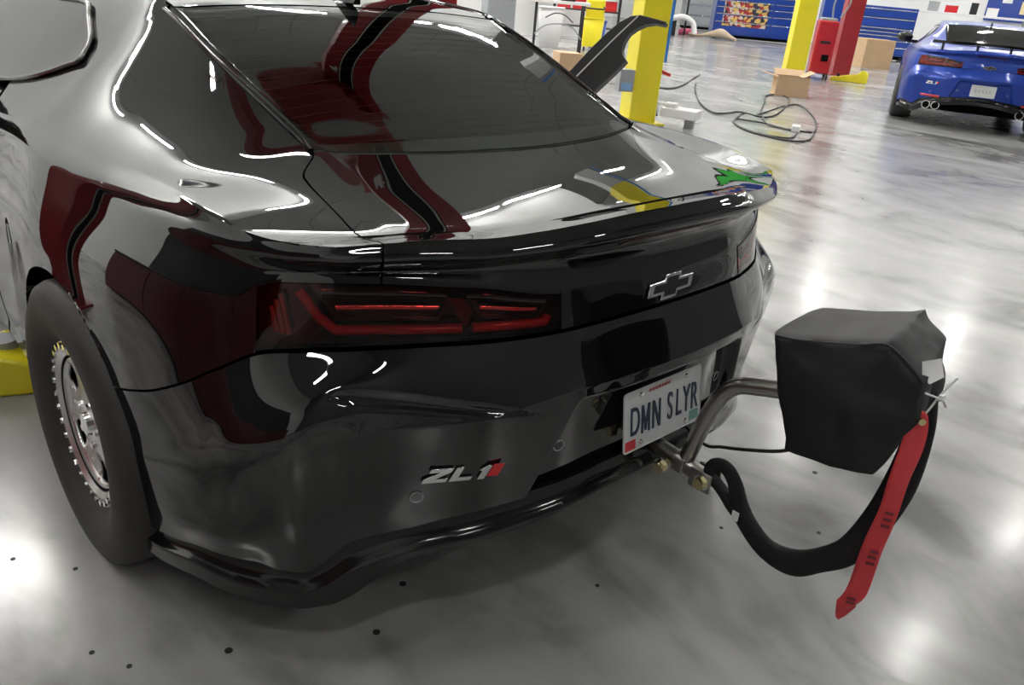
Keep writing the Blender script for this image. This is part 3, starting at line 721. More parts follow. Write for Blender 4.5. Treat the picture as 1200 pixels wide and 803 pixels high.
# wing, exhausts and plate of the blue car
def blue_extras(root):
    w = empty('rear_wing', (0, 0, 0), 0, root)
    bm = bmesh.new(); pts = [S(np.array(u), np.array(10.)) for u in np.linspace(-7, 7, 40)]
    for dy, dz in ((-.02, .085), (.10, .075), (.10, .095), (-.02, .12)):
        for p in pts: bm.verts.new((p[0], p[1]*.6+dy+.04, p[2]*.35+.66+dz))
    bm.verts.ensure_lookup_table(); n = 40
    for k in range(4):
        for i in range(n-1): bm.faces.new((bm.verts[k*n+i], bm.verts[k*n+i+1], bm.verts[((k+1) % 4)*n+i+1], bm.verts[((k+1) % 4)*n+i]))
    bmesh.ops.recalc_face_normals(bm, faces=bm.faces); from_bm('wing_blade', bm, M_trim, w, 30)
    for x in (-.62, -.2, .2, .62): box('wing_post', (x, .16+.16*abs(x), 1.06), (.03, .09, .10), M_trim, w, .005)
    for s in (-1, 1):
        for x in (.52, .64):
            lathe = cyl('exhaust_tip', (s*x, .10, .30), (s*x, .30, .30), .055, M_chrome, root, 24)
            cyl('exhaust_bore', (s*x, .095, .30), (s*x, .13, .30), .044, M_dark, lathe, 24)
        box('reflector', (s*.62, .14, .42), (.26, .012, .03), mat('reflector_red', (.45, .02, .03), .2, coat=1), root, .004, rz=s*.45)
    p = poly_prism('rear_plate', rrect(.1525, .076, .010), .004, plate_mat(), root, Matrix.Translation((0.0, .018, .553)) @ Matrix.Rotation(PI/2-tilt, 4, 'X'), .0005)
    for k in range(5): poly_prism('plate_print', [(-.1+.042*k, -.02), (-.075+.042*k, -.02), (-.075+.042*k, .02), (-.1+.042*k, .02)], .001, mat('plate_grey_print', (.42, .44, .46), .5), p, Matrix.Translation((0.0, .018, .553)) @ Matrix.Rotation(PI/2-tilt, 4, 'X'), 0, .004)
blue_extras(blue)

# ------------------------------------------------------------------ parachute pack behind the black car
ch = empty('drag_parachute', (0, -.08, .45)); tag(ch, 'black fabric drag parachute pack on a bent steel tube behind the bumper', 'parachute')
def par(o, p): o.parent = p; o.matrix_parent_inverse = p.matrix_basis.inverted(); return o
CH = Matrix.Translation((0, -.08, .45))
def pc(o): o.parent = ch; o.matrix_parent_inverse = CH.inverted(); return o
pc(cyl('receiver_bar', (0, .02, .452), (0, -.135, .434), .021, M_steel, None, 28, bevel=.002))
pc(cyl('clamp_collar', (0, -.055, .443), (0, -.085, .440), .028, M_steel, None, 28, bevel=.002))
pc(tube('mount_tube', [(0, -.075, .44), (0, -.095, .53), (0, -.113, .60), (0.0, -.135, .655), (0.003, -.168, .692), (.008, -.215, .708), (.015, -.27, .722), (.03, -.34, .74)], .0195, M_steel, None, 24, 8))
for _x in (.02, -.018):
    bm = bmesh.new(); bm_box(bm, (_x, -.135, .432), (.006, .06, .05)); pc(from_bm('tether_lug', bm, M_steel, None, 30, .004))
for a, b in (((-.045, -.035, .425), (-.012, -.035, .432)), ((-.034, -.142, .432), (.036, -.142, .436))):
    bt = pc(cyl('clamp_bolt', a, b, .009, M_gold, None, 12))
    q = Vector(a); d = (Vector(b)-q).normalized()
    nt_ = cyl('bolt_head', tuple(q-.004*d), tuple(q+.010*d), .0155, M_gold, None, 6); nt_.parent = bt; bt_w = cyl('washer', tuple(q+.010*d), tuple(q+.013*d), .020, M_alu, None, 20); bt_w.parent = bt
# the pack: a stitched box with a sagging, chamfered back end
def make_bag():
    prof = [(-.247, .862), (-.322, .622), (-.420, .632), (-.508, .660), (-.556, .80), (-.545, .880), (-.468, .928), (-.36, .890)]
    nx = 26; x0, x1 = -.052, .245; rows = []
    def loop(pr, m):                    # resample the outline
        o = []
        for a, b in zip(pr, pr[1:]+pr[:1]):
            for k in range(m): t = k/m; o.append((a[0]+(b[0]-a[0])*t, a[1]+(b[1]-a[1])*t))
        return o
    L0 = loop(prof, 10); cy = sum(p[0] for p in L0)/len(L0); cz = sum(p[1] for p in L0)/len(L0)
    bm = bmesh.new(); rnd = random.Random(3)
    import mathutils.noise as nz
    for i in range(nx+1):
        t = i/nx; e = min(t, 1-t)*nx
        sc_ = 1-(.045 if e < .5 else .012 if e < 1.5 else 0)
        ring = []
        for y, z in L0:
            yy = cy+(y-cy)*sc_+.028*t+.055*t*max(0, (-.42-y)/.13); zz = cz+(z-cz)*sc_-.012*t
            bul = .010*math.sin(PI*t)
            d = Vector((0, y-cy, z-cz)).normalized()*bul
            x = x0+(x1-x0)*t
            w = nz.noise(Vector((x*7, y*16, z*9)))*.011+nz.noise(Vector((x*18, y*30, z*22)))*.003
            ring.append(bm.verts.new((x, yy+d.y+d.y*0+w, zz+d.z-w*.6)))
        rows.append(ring)
    n = len(L0)
    for a, b in zip(rows, rows[1:]):
        for k in range(n): bm.faces.new((a[k], a[(k+1) % n], b[(k+1) % n], b[k]))
    for ring, sx in ((rows[0], -1), (rows[-1], 1)):         # side faces as concentric loops, puffed out and wrinkled
        prev = ring; base = [v.co.copy() for v in ring]; c = sum(base, Vector())/n
        for j in range(1, 12):
            f = 1-j/12; cur = []
            for v in base:
                p = c+(v-c)*f
                w = nz.noise(Vector((3+sx, p.y*11+p.z*9, p.z*12-p.y*7)))*.012*(1-f)**.4+nz.noise(Vector((7, p.y*26, p.z*34)))*.002
                p = p+Vector((sx*(.012*(1-f*f)+w), 0, 0)); cur.append(bm.verts.new(p))
            for k in range(n): bm.faces.new((prev[k], prev[(k+1) % n], cur[(k+1) % n], cur[k]))
            prev = cur
        bm.faces.new(prev)
    bmesh.ops.recalc_face_normals(bm, faces=bm.faces)
    return from_bm('pack_cover', bm, M_fabric, None, 62), rows
bag, rows_ = make_bag(); pc(bag)
def bagp(o): o.parent = bag; return o
prof_c = [(-.050, -.254, .860), (-.050, -.30, .868), (-.050, -.362, .886), (-.050, -.42, .905), (-.050, -.466, .922), (-.050, -.515, .899), (-.050, -.542, .878)]
bagp(tube('top_seam', prof_c, .0028, M_fabric, None, 6, 4))
bm = bmesh.new(); vs_ = [bm.verts.new(p) for p in ((-.022, -.522, .905), (.018, -.54, .908), (.012, -.556, .878), (-.02, -.545, .868), (-.034, -.533, .884))]; bm.faces.new(vs_); bmesh.ops.solidify(bm, geom=bm.faces[:], thickness=.0012)
bagp(from_bm('care_label', bm, M_white, None))
# flap folds at the closing end of the pack
bagp(tube('closing_flap', [(.07, -.45, .905), (.07, -.495, .88), (.07, -.525, .83), (.07, -.52, .74)], .024, M_fabric, None, 12, 5, flat=(1.9, .55)))
pc(tube('release_cable', [(.16, .05, .44), (.1, -.062, .452), (.09, -.112, .474), (.07, -.178, .508), (.03, -.286, .574), (.03, -.34, .62)], .0042, M_satin, None, 10, 6))
pc(tube('tether_strap', [(0.0, -.142, .44), (0.0, -.152, .478), (0.0, -.185, .486), (.006, -.212, .455), (.006, -.232, .41), (0, -.272, .374), (0, -.325, .345), (.01, -.384, .342), (.02, -.434, .376), (.03, -.485, .432), (.04, -.515, .521), (.05, -.532, .617), (.055, -.535, .717), (.06, -.525, .784), (.06, -.51, .83)],
        1, M_strap, None, 14, 7, radii=[.011, .012, .013, .0135, .017, .0175, .019, .0235, .021, .0235, .024, .025, .022, .021, .020], flat=(1.25, .8)))
pc(tube('tether_loop', [(0.0, -.147, .448), (.004, -.184, .424), (.006, -.217, .395), (.004, -.245, .382)], .0125, M_strap, None, 12, 6, flat=(1.25, .8)))
bm = bmesh.new(); bm_box(bm, (-.022, -.243, .397), (.003, .016, .022)); pc(from_bm('stitch_tab', bm, M_white, None))
zt = pc(tube('cable_tie', [(-.03, -.548, .792), (-.012, -.556, .82), (.0, -.562, .845), (.02, -.575, .882)], .0022, M_white, None, 6, 4))
pc(tube('cable_tie', [(-.03, -.545, .853), (-.005, -.568, .842), (.02, -.572, .822)], .002, M_white, None, 6, 4))
bm = bmesh.new(); bm_box(bm, (-.001, -.566, .844), (.012, .008, .012)); o = pc(from_bm('tie_head', bm, M_white, None, 30, .001))
# red ribbon hanging from the pack
rib = [(-.03, -.549, .820, .006), (-.032, -.551, .805, .017), (-.034, -.552, .77, .0215), (-.035, -.554, .72, .0205), (-.036, -.553, .66, .0185), (-.036, -.55, .60, .0175), (-.035, -.546, .53, .0185), (-.034, -.545, .46, .020), (-.034, -.540, .40, .0195), (-.032, -.532, .362, .0165), (-.032, -.531, .350, .0195), (-.030, -.523, .320, .011), (-.029, -.520, .305, .002)]
def make_ribbon():
    bm = bmesh.new(); fr = []; P = crom([r[:3] for r in rib], 6); Wd = [w[0] for w in crom([(r[3], 0, 0) for r in rib], 6)]
    for i, (p, w) in enumerate(zip(P, Wd)):
        tw = .35+.35*math.sin(i*.11); ax = np.array([math.sin(tw)*.8, -math.cos(tw), 0]); row = []
        for k in range(7):
            t = k/3-1; wv = .003*math.sin(t*3+i*.35); row.append(bm.verts.new(p+ax*w*t+np.array([-.6, -.8, 0])*(wv+.003*(1-t*t))))
        fr.append(row)
    for a, b in zip(fr, fr[1:]):
        for k in range(6): bm.faces.new((a[k], a[k+1], b[k+1], b[k]))
    bmesh.ops.recalc_face_normals(bm, faces=bm.faces)
    o = from_bm('warning_ribbon', bm, None, None, 70); o.data.materials.append(M_red)
    md = o.modifiers.new('thick', 'SOLIDIFY'); md.thickness = .0012; return o
rb = make_ribbon(); tag(rb, 'long red fabric ribbon hanging from the back of the parachute pack', 'ribbon')
def on_rib(z, dx=0):
    j = min(range(len(rib)), key=lambda k: abs(rib[k][2]-z)); r = rib[j]; return Vector((r[0]-.007+dx, r[1]-.006, z))
g_ = cyl('grommet', tuple(on_rib(.803)), tuple(on_rib(.803)+Vector((-.003, -.003, 0))), .007, M_gold, rb, 16)
PRN = mat('ribbon_print', (.16, .02, .03), .7)
for z in (.60, .585, .57, .505, .49, .475, .375, .365):
    p = on_rib(z); box('print_mark', tuple(p), (.001, .016, .006), PRN, rb, 0, rot=(0, .0, .5))

# ------------------------------------------------------------------ lifts and workshop gear
CAMXY = (-1.497, -.957)
def face(x, y, d=0): return math.atan2(CAMXY[1]-y, CAMXY[0]-x)+PI/2+d
def lift_column(loc, rz, m, label, h=3.7, w=.36, d=.30, number=None, grey_top=0, hose=False, foot=True):
    t = empty('lift_column', (*loc, 0), rz); tag(t, label, 'lift column')
    box('base_plate', (0, 0, .012), (w+.16, d+.2, .024), m, t, .003)
    hh = h-grey_top
    # C-section: back, two cheeks, two lips
    bm = bmesh.new()
    bm_box(bm, (0, d/2-.01, .024+hh/2), (w, .02, hh)); 
    for s in (-1, 1): bm_box(bm, (s*(w/2-.01), 0, .024+hh/2), (.02, d-.005, hh)); bm_box(bm, (s*(w/2-.065), -d/2+.01, .024+hh/2), (.13, .02, hh))
    from_bm('post', bm, m, t, 30, .004)
    box('channel', (0, -d/2+.06, .024+hh/2), (.16, .02, hh), M_dark, t, 0)
    for s in (-1, 1): box('guide_strip', (s*.055, -d/2+.004, .024+hh/2), (.010, .012, hh), mat('guide_white', (.7, .68, .6), .4), t, .001)
    if grey_top: box('extension', (0, 0, .024+hh+grey_top/2), (w*.86, d*.8, grey_top), mat('galvanised', (.55, .56, .55), .35, metal=.3), t, .006)
    if hose:
        bh = mat('blue_hose', (.03, .22, .62), .35)
        tube('hose', [(-w/2-.02, d/2, .7), (-w/2-.02, d/2, 1.6), (-w/2-.03, d/2, 2.6), (-w/2-.02, d/2, h)], .016, bh, t, 8, 6)
    if number:
        mt = mat('stencil_white', (.8, .8, .8), .5)
        for (txt, zz, yy, rr, size) in number: text_obj('number', txt, mt, size, Matrix.Translation((.0 if len(number) and txt == 'S' else -.11, (d/2+.004) if txt == 'S' else -d/2-.004, zz)) @ Matrix.Rotation(PI if txt == 'S' else 0, 4, 'Z') @ Matrix.Rotation(PI/2, 4, 'X') @ Matrix.Rotation(rr, 4, 'Z'), .001, t, bold=.004)
    return t
cr = lift_column((1.74, 3.35), face(1.74, 3.35, .1), M_lift_r, 'dark red lift column mirrored in the rear window of the black car', 4.3, .40, number=[('4', 4.08, 0, 0, .17)])
cl = lift_column((-1.95, 3.0), face(-1.95, 3.0, -.5), M_lift_r, 'dark red lift column mirrored in the left flank of the black car', 4.3, .40)
cbm = empty('lift_crossbeam', (-.10, 3.17, 4.324), math.atan2(.35, 3.69)); tag(cbm, 'dark red overhead beam joining the two red lift columns', 'lift beam')
box('beam', (0, 0, .16), (4.1, .24, .30), M_lift_r, cbm, .01)
for _x in (-1.85, 1.85): box('beam_plate', (_x, 0, .01), (.42, .42, .02), M_lift_r, cbm, .003)
c1 = lift_column((6.35, 5.2), face(6.35, 5.2, .45+PI), M_lift_y, 'tall yellow lift column just beyond the rear window of the black car', 4.4, .33, .30, grey_top=1.2, hose=True)
box('control_box', (.28, .14, .48), (.18, .12, .24), M_grey, c1, .006); box('control_label', (.28, .203, .42), (.12, .004, .08), mat('label_blue', (.25, .45, .7), .5), c1, 0)
lh = cyl('lock_handle', (-.15, .12, .60), (-.27, .16, .56), .02, M_redgloss, c1, 10)
ar = empty('lift_support', (6.62, 4.78, 0), face(6.7, 5.0, -.25)); tag(ar, 'white lift arm end at the foot of the nearer yellow column', 'lift arm')
box('arm_beam', (0, 0, .16), (.42, .28, .10), M_white, ar, .01); box('arm_foot', (.12, 0, .055), (.10, .10, .11), M_grey, ar, .006); box('arm_pad', (-.12, 0, .235), (.14, .14, .05), M_white, ar, .01)
c2 = lift_column((14.4, 7.75), face(14.4, 7.75, .3+PI), M_lift_y, 'plain yellow lift column standing behind the open cardboard box', 3.9, .38)
c3 = lift_column((17.0, 8.05), face(17, 8.05, .3+PI), mat('bright_red_column', (.30, .02, .022), .35, coat=.4), 'red lift column with a white letter S and a yellow foot', 3.9, .38, number=[('S', 1.75, 0, 0, .34)])
def wedge_foot(name, loc, rz, label, sx=.72, sy=.30, sz=.26):
    bm = bmesh.new(); pr = [(-.5, 0), (.5, 0), (.5, .75), (.36, 1), (.2, .62), (-.25, .34), (-.5, .22)]
    A = [bm.verts.new((x*sx, -sy/2, z*sz)) for x, z in pr]; B = [bm.verts.new((x*sx, sy/2, z*sz)) for x, z in pr]
    bm.faces.new(A); bm.faces.new(B[::-1]); n = len(pr)
    for k in range(n): bm.faces.new((A[k], B[k], B[(k+1) % n], A[(k+1) % n]))
    bmesh.ops.recalc_face_normals(bm, faces=bm.faces); t = empty(name, (*loc, 0), rz); tag(t, label, 'lift arm')
    from_bm('arm_cover', bm, M_lift_y, t, 30, .012); cyl('pivot_pin', (-.3*sx, 0, .1*sz), (-.3*sx, 0, sz*.55), .03, M_darkm, t, 14); cyl('pad', (.36*sx, 0, sz*.9), (.36*sx, 0, sz*1.12), .055, M_grey, t, 16); return t
wedge_foot('lift_support', (15.75, 7.2), face(15.8, 7.2), 'yellow wedge shaped lift arm on the floor before the red column')
wedge_foot('lift_support', (-1.30, 2.22), -.35, 'yellow lift arm low beside the wheel at the left edge', .95, .26, .15)

# floor cable and coil
CB = mat('cable_black', (.015, .015, .016), .5)
cab = empty('floor_cable', (8, 4.5, 0)); tag(cab, 'thin black cable lying in a loose coil on the grey floor', 'cable')
def fc(o): o.parent = cab; o.matrix_parent_inverse = Matrix.Translation((-8, -4.5, 0)); return o
for pts in ([(11.02, 7.68), (9.74, 6.77), (8.67, 5.91), (8.11, 5.32), (8.26, 5.23), (8.59, 5.25), (8.64, 5.13), (8.57, 4.85), (8.97, 4.9), (10.08, 5.37), (11.0, 5.85), (11.3, 6.2), (10.9, 6.2), (10.06, 5.72), (9.2, 5.25), (8.43, 4.75), (8.03, 4.41), (7.99, 4.21), (7.97, 4.0)],
            [(8.55, 4.96), (9.38, 5.2), (10.13, 5.41), (10.47, 5.39), (10.04, 4.99), (9.12, 4.37), (8.25, 3.92), (8.11, 3.96), (8.03, 4.2), (8.11, 4.52), (8.05, 4.76), (7.99, 4.87), (7.67, 4.69), (7.4, 4.39), (7.28, 4.06), (7.32, 3.85), (7.49, 3.8), (7.89, 3.95)],
            [(8.65, 5.18), (8.15, 4.97), (7.66, 4.7), (7.31, 4.29), (7.22, 3.93), (7.23, 3.7), (7.38, 3.61), (7.72, 3.68), (8.16, 3.9), (8.07, 3.97)]):
    fc(tube('cable_run', [(x, y, .012) for x, y in pts], .010, CB, None, 8, 6))
fc(box('plug', (8.02-0, 4.05, .04), (.16, .10, .07), M_white, None, .01, rz=.5))
tag(tube('power_cable', [(7.0, 5.4, .012), (8.4, 6.5, .012), (9.2, 7.25, .012), (9.62, 7.18, .012), (10.31, 7.44, .012), (12.3, 8.5, .012)], .012, CB, None, 8, 6), 'black power cable running over the floor from the yellow column', 'cable')

# cardboard boxes
def carton(loc, rz, s, label, open_=False):
    t = empty('cardboard_box', (*loc, 0), rz); tag(t, label, 'box')
    a, b, h = s; w = .008
    for nm, c, q in (('side', (0, -b/2, h/2), (a, w, h)), ('side', (0, b/2, h/2), (a, w, h)), ('side', (-a/2, 0, h/2), (w, b, h)), ('side', (a/2, 0, h/2), (w, b, h)), ('bottom', (0, 0, w/2), (a, b, w))): box(nm, c, q, M_card, t, .001)
    if open_:
        box('flap', (-a/2-.10, 0, h-.0), (.24, b*.95, w), M_card, t, .001, rot=(0, .22, 0)); box('flap', (a/2-.04, -.05, h+.04), (.20, b*.9, w), M_card, t, .001, rot=(0, -.5, 0)); box('flap', (0, b/2+.05, h+.03), (a*.95, .18, w), M_card, t, .001, rot=(.5, 0, 0))
    else:
        box('lid', (0, 0, h), (a, b, w), M_card, t, .001); box('tape', (0, 0, h+.005), (a*.98, .05, .001), mat('tape', (.6, .47, .3), .4), t, 0)
    return t
carton((11.5, 6.15), face(11.5, 6.1, .25), (.52, .36, .32), 'open cardboard box on the floor in front of a yellow column', True)
carton((20.6, 9.0), face(20.6, 9, .45), (.75, .6, .70), 'closed brown cardboard box left of the blue car')
carton((8.35, 8.3), face(8.3, 8.3, .3), (.36, .4, .42), 'small cardboard box seen past the roof edge of the black car')
for i, (dx, dy, zz, ss) in enumerate(((9.35, 8.55, 0, (.62, .42, .2)), (9.05, 8.05, 0, (.46, .36, .13)))):
    t = empty('white_box', (dx, dy, zz), face(dx, dy, .2)); tag(t, ('larger' if i == 0 else 'smaller, flatter')+' white carton on the floor beside the small cardboard box', 'box')
    box('body', (0, 0, ss[2]/2), ss, M_white, t, .006); box('lid', (0, 0, ss[2]+.008), (ss[0]+.02, ss[1]+.02, .02), M_white, t, .004)

# red charger cart behind the second column
t = empty('machine_cart', (15.35, 7.72, 0), face(15.35, 7.7, .15)); tag(t, 'slim red machine on casters beside the yellow column', 'machine')
box('cabinet', (0, 0, .62), (.40, .45, 1.02), M_redgloss, t, .03); box('vent', (.05, -.23, .42), (.14, .012, .13), M_dark, t, .004); box('badge_strip', (.0, -.23, .72), (.2, .01, .05), M_darkm, t, .003); box('top_cap', (0, 0, 1.15), (.3, .35, .06), M_grey, t, .015)
for x in (-.17, .17):
    for y in (-.18, .18): cyl('caster', (x-.02, y, .06), (x+.02, y, .06), .06, M_satin, t, 14); 
    box('axle_bracket', (x, 0, .11), (.05, .40, .03), M_darkm, t, .004)
tube('hose', [(.05, -.1, 1.18), (.02, -.2, 1.5), (.2, -.22, 1.75), (.32, -.15, 1.5), (.2, -.1, 1.2)], .018, M_grey, t, 8, 6)

# tool cabinets along the far wall
SIL = mat('drawer_rail', (.62, .65, .68), .25, metal=.8)
def chest(name, loc, rz, w, d, h, rows, label, m=None, cols=(1.,), decal=None, base=.14):
    m = m or M_tool
    t = empty(name, (*loc, 0), rz); tag(t, label, 'tool cabinet')
    box('carcass', (0, 0, base+h/2), (w, d, h), m, t, .01); box('plinth', (0, .05, base/2+.02), (w*.94, d*.9, base-.04), M_dark, t, .01)
    for x in (-w*.42, w*.42):
        for y in (-d*.36, d*.36): cyl('caster', (x-.025, y, .065), (x+.025, y, .065), .065, M_satin, t, 12)
    x0 = -w/2
    for cw in cols:
        z = base+h-.05; tot = sum(rows)
        for k, r in enumerate(rows):
            hh = (h-.1)*r/tot; x = x0+cw*w/2
            dr = box('drawer', (x, -d/2-.012, z-hh/2), (cw*w-.05, .03, hh-.02), m, t, .004)
            box('handle', (0, -.022, hh/2-.028), (cw*w-.08, .02, .028), SIL, dr, .004)
            z -= hh
        x0 += cw*w
    return t
def decal_mat():
    m = bpy.data.materials.new('racing_print'); m.use_nodes = True; nt = m.node_tree; b = nt.nodes['Principled BSDF']
    tc = nt.nodes.new('ShaderNodeTexCoord'); v = nt.nodes.new('ShaderNodeTexVoronoi'); v.inputs['Scale'].default_value = 9
    nt.links.new(tc.outputs['Object'], v.inputs['Vector']); cr_ = nt.nodes.new('ShaderNodeValToRGB'); cr_.color_ramp.interpolation = 'CONSTANT'
    e = cr_.color_ramp.elements; e[0].color = (.32, .03, .03, 1); e[1].position = .55; e[1].color = (.62, .42, .12, 1)
    k = e.new(.35); k.color = (.03, .03, .05, 1); k = e.new(.75); k.color = (.6, .5, .45, 1); k = e.new(.88); k.color = (.3, .02, .03, 1)
    nt.links.new(v.outputs['Color'], cr_.inputs[0]); nt.links.new(cr_.outputs[0], b.inputs['Base Color']); b.inputs['Roughness'].default_value = .4; return m
c = chest('tool_chest', (25.6, 15.6), face(25.6, 15.6, .25), 3.2, .7, 1.55, (1, 1, 1, 1.1, 1.3, 2.0), 'long blue tool chest with a printed picture across its drawers', cols=(.62, .38))
for k, zz in enumerate((.60, .92, 1.14)): box('printed_panel', (-.55, -.385, zz), (1.55, .006, (.34, .20, .20)[k]), decal_mat(), c, 0)
chest('tool_cabinet', (25.9, 12.95), face(25.9, 12.9, .15), .95, .75, 2.3, (1.,), 'tall plain blue cabinet behind the red machine')
chest('drawer_cabinet', (24.6, 10.9), face(24.6, 10.9, .1), 2.0, .7, 1.35, (1.2, 1.3, .5, .5, .6, .9, 1), 'blue drawer cabinet with pale rails left of the blue car')
chest('filing_cabinet', (28.0, 19.6), face(28, 19.6, .2), 1.7, .6, 2.0, (1, 1, 1, 1, 1), 'grey metal cabinet of wide drawers by the far wall', M_grey)
# bench right of the drawer cabinet, wall board
bn = empty('workbench', (26.3, 9.0, 0), face(26.3, 9, 0)); tag(bn, 'pale workbench with clutter standing behind the blue car', 'workbench')
box('bench_top', (0, 0, 1.45), (3.2, .7, .06), M_white, bn, .006)
for x in (-1.5, 1.5):
    for y in (-.3, .3): box('leg', (x, y, .71), (.06, .06, 1.42), M_grey, bn, .004)
for i, (x, mm, ss, lab) in enumerate(((-1.0, M_grey, (.3, .2, .25), 'grey parts bin on the far workbench'), (-.5, M_redgloss, (.35, .2, .18), 'red parts case on the far workbench'), (.1, M_darkm, (.2, .2, .3), 'dark canister on the far workbench'), (.6, M_white, (.3, .25, .2), 'white carton on the far workbench'))):
    rz = face(26.3, 9, 0); p = Vector((26.3, 9.0, 0))+Matrix.Rotation(rz, 3, 'Z') @ Vector((x, 0, 0))
    q = empty('bench_box', (p.x, p.y, 1.48), rz); tag(q, lab, 'box'); box('body', (0, 0, ss[2]/2), ss, mm, q, .01); box('lid', (0, 0, ss[2]+.01), (ss[0]*1.03, ss[1]*1.03, .02), mm, q, .004)
wb = empty('wall_board', (29.9, 8.0, 2.0), PI/2-PI); tag(wb, 'blue notice board with pale papers on the wall above the blue car', 'notice board')
wb.rotation_euler = (0, 0, -PI/2)
box('board', (0, 0, 0), (3.6, .05, 1.3), M_tool, wb, .01)
for i, (x, z) in enumerate(((-1.2, .1), (-.6, -.2), (-.1, .15), (.5, -.1), (1.1, .1))): box('paper', (x, -.03, z), (.3, .008, .38), (M_white, mat('paper_cream', (.75, .65, .35), .6))[i % 2], wb, 0)

# things past the roof: table, bins, shelves
tb = empty('work_table', (12.0, 12.1, 0), face(12, 12.1, .05)); tag(tb, 'white topped work table on thin dark legs', 'table')
box('table_top', (0, 0, 1.0), (1.25, .6, .06), M_white, tb, .006)
for x in (-.5, .5):
    for y in (-.25, .25): box('leg', (x, y, .485), (.045, .045, .97), M_darkm, tb, .003)
tube('wire_hoop', [(-.5, -.27, .35), (-.3, -.27, .52), (0, -.27, .58), (.3, -.27, .52), (.5, -.27, .30)], .015, M_grey, tb, 8, 6)
tube('wire_hoop', [(-.3, -.25, .68), (-.1, -.25, .78), (.1, -.25, .76), (.3, -.25, .62)], .012, M_darkm, tb, 8, 6)
for i, (x, mm, hh, lab) in enumerate(((-.3, M_redgloss, .14, 'red tray on the white work table'), (.15, M_darkm, .2, 'dark case on the white work table'))):
    rz = face(12, 12.1, .05); p = Vector((12.0, 12.1, 0))+Matrix.Rotation(rz, 3, 'Z') @ Vector((x, 0, 0))
    q = empty('table_box', (p.x, p.y, 1.03), rz); tag(q, lab, 'box'); box('body', (0, 0, hh/2), (.32, .3, hh), mm, q, .01); box('rim', (0, 0, hh), (.34, .32, .02), mm, q, .004)
def bucket(loc, rz, m, w, d, h, name, label, cat, wheels=True):
    t = empty(name, (*loc, 0), rz); tag(t, label, cat); b0 = .08 if wheels else 0
    bm = bmesh.new(); A = []; B = []
    for (x, y) in rrect(w/2, d/2, .06, 4): A.append(bm.verts.new((x*.82, y*.82, b0))); B.append(bm.verts.new((x, y, b0+h)))
    n = len(A); bm.faces.new(A[::-1])
    for k in range(n): bm.faces.new((A[k], A[(k+1) % n], B[(k+1) % n], B[k]))
    bmesh.ops.recalc_face_normals(bm, faces=bm.faces); o = from_bm('tub', bm, m, t, 40); md = o.modifiers.new('s', 'SOLIDIFY'); md.thickness = .012
    pts = [(x*1.01, y*1.01, b0+h) for x, y in rrect(w/2, d/2, .06, 4)]; tube('rim', pts+[pts[0]], .014, m, t, 6, 0)
    if wheels:
        for x in (-w*.3, w*.3):
            for y in (-d*.3, d*.3): cyl('caster', (x-.02, y, .04), (x+.02, y, .04), .04, M_satin, t, 10)
    return t
yb = bucket((13.45, 12.4), face(13.4, 12.4), M_lift_y, .5, .4, .62, 'mop_bucket', 'yellow wheeled mop bucket with its wringer right of the white table', 'bucket')
box('wringer', (.02, .08, .88), (.42, .2, .42), M_lift_y, yb, .03); tube('wringer_handle', [(-.2, -.05, .95), (-.2, -.12, .90), (.2, -.12, .90), (.2, -.05, .95)], .018, M_darkm, yb, 8, 3)
bucket((12.62, 12.95), face(12.7, 12.6), M_white, .58, .45, .85, 'waste_bin', 'pale grey bin standing under the white work table', 'bin', False)
bucket((14.3, 13.0), face(14.3, 13), M_tool, .42, .4, .6, 'blue_tub', 'blue tub right of the yellow mop bucket', 'tub', False)
sh = empty('parts_shelf', (15.6, 14.6, 0), face(15.6, 14.6)); tag(sh, 'dark shelf rack stacked with red bins behind the yellow column', 'shelf')
for x in (-.85, .85): box('upright', (x, 0, 1.1), (.06, .5, 2.2), M_darkm, sh, .004)
for z in (.35, .75, 1.15, 1.55, 1.95):
    box('shelf_board', (0, 0, z), (1.7, .5, .03), M_darkm, sh, .003)
for k in range(12):
    rz = face(15.6, 14.6); x = -.6+.4*(k % 4); z = (.77, 1.17, 1.57)[k//4]
    p = Vector((15.6, 14.6, 0))+Matrix.Rotation(rz, 3, 'Z') @ Vector((x, -.05, 0))
    q = empty('parts_bin', (p.x, p.y, z), rz); tag(q, 'red parts bin, %s from the left on the %s row of the dark shelf rack' % (('first', 'second', 'third', 'fourth')[k % 4], ('lowest', 'middle', 'top')[k//4]), 'bin', 'red bins on the shelf rack')
    box('bin_body', (0, .02, .12), (.34, .36, .24), M_redgloss, q, .02); box('bin_lip', (0, -.19, .05), (.34, .05, .10), M_redgloss, q, .01)
gc = empty('grey_cabinet', (11.05, 13.0, 0), face(11.05, 13.0, .3)); tag(gc, 'plain grey upright cabinet left of the white work table', 'cabinet')
box('cabinet_body', (0, 0, 1.0), (.62, .5, 1.96), M_grey, gc, .01); box('door', (0, -.26, 1.0), (.58, .02, 1.86), M_grey, gc, .004); cyl('handle', (.2, -.29, .95), (.2, -.29, 1.1), .01, M_chrome, gc, 8)
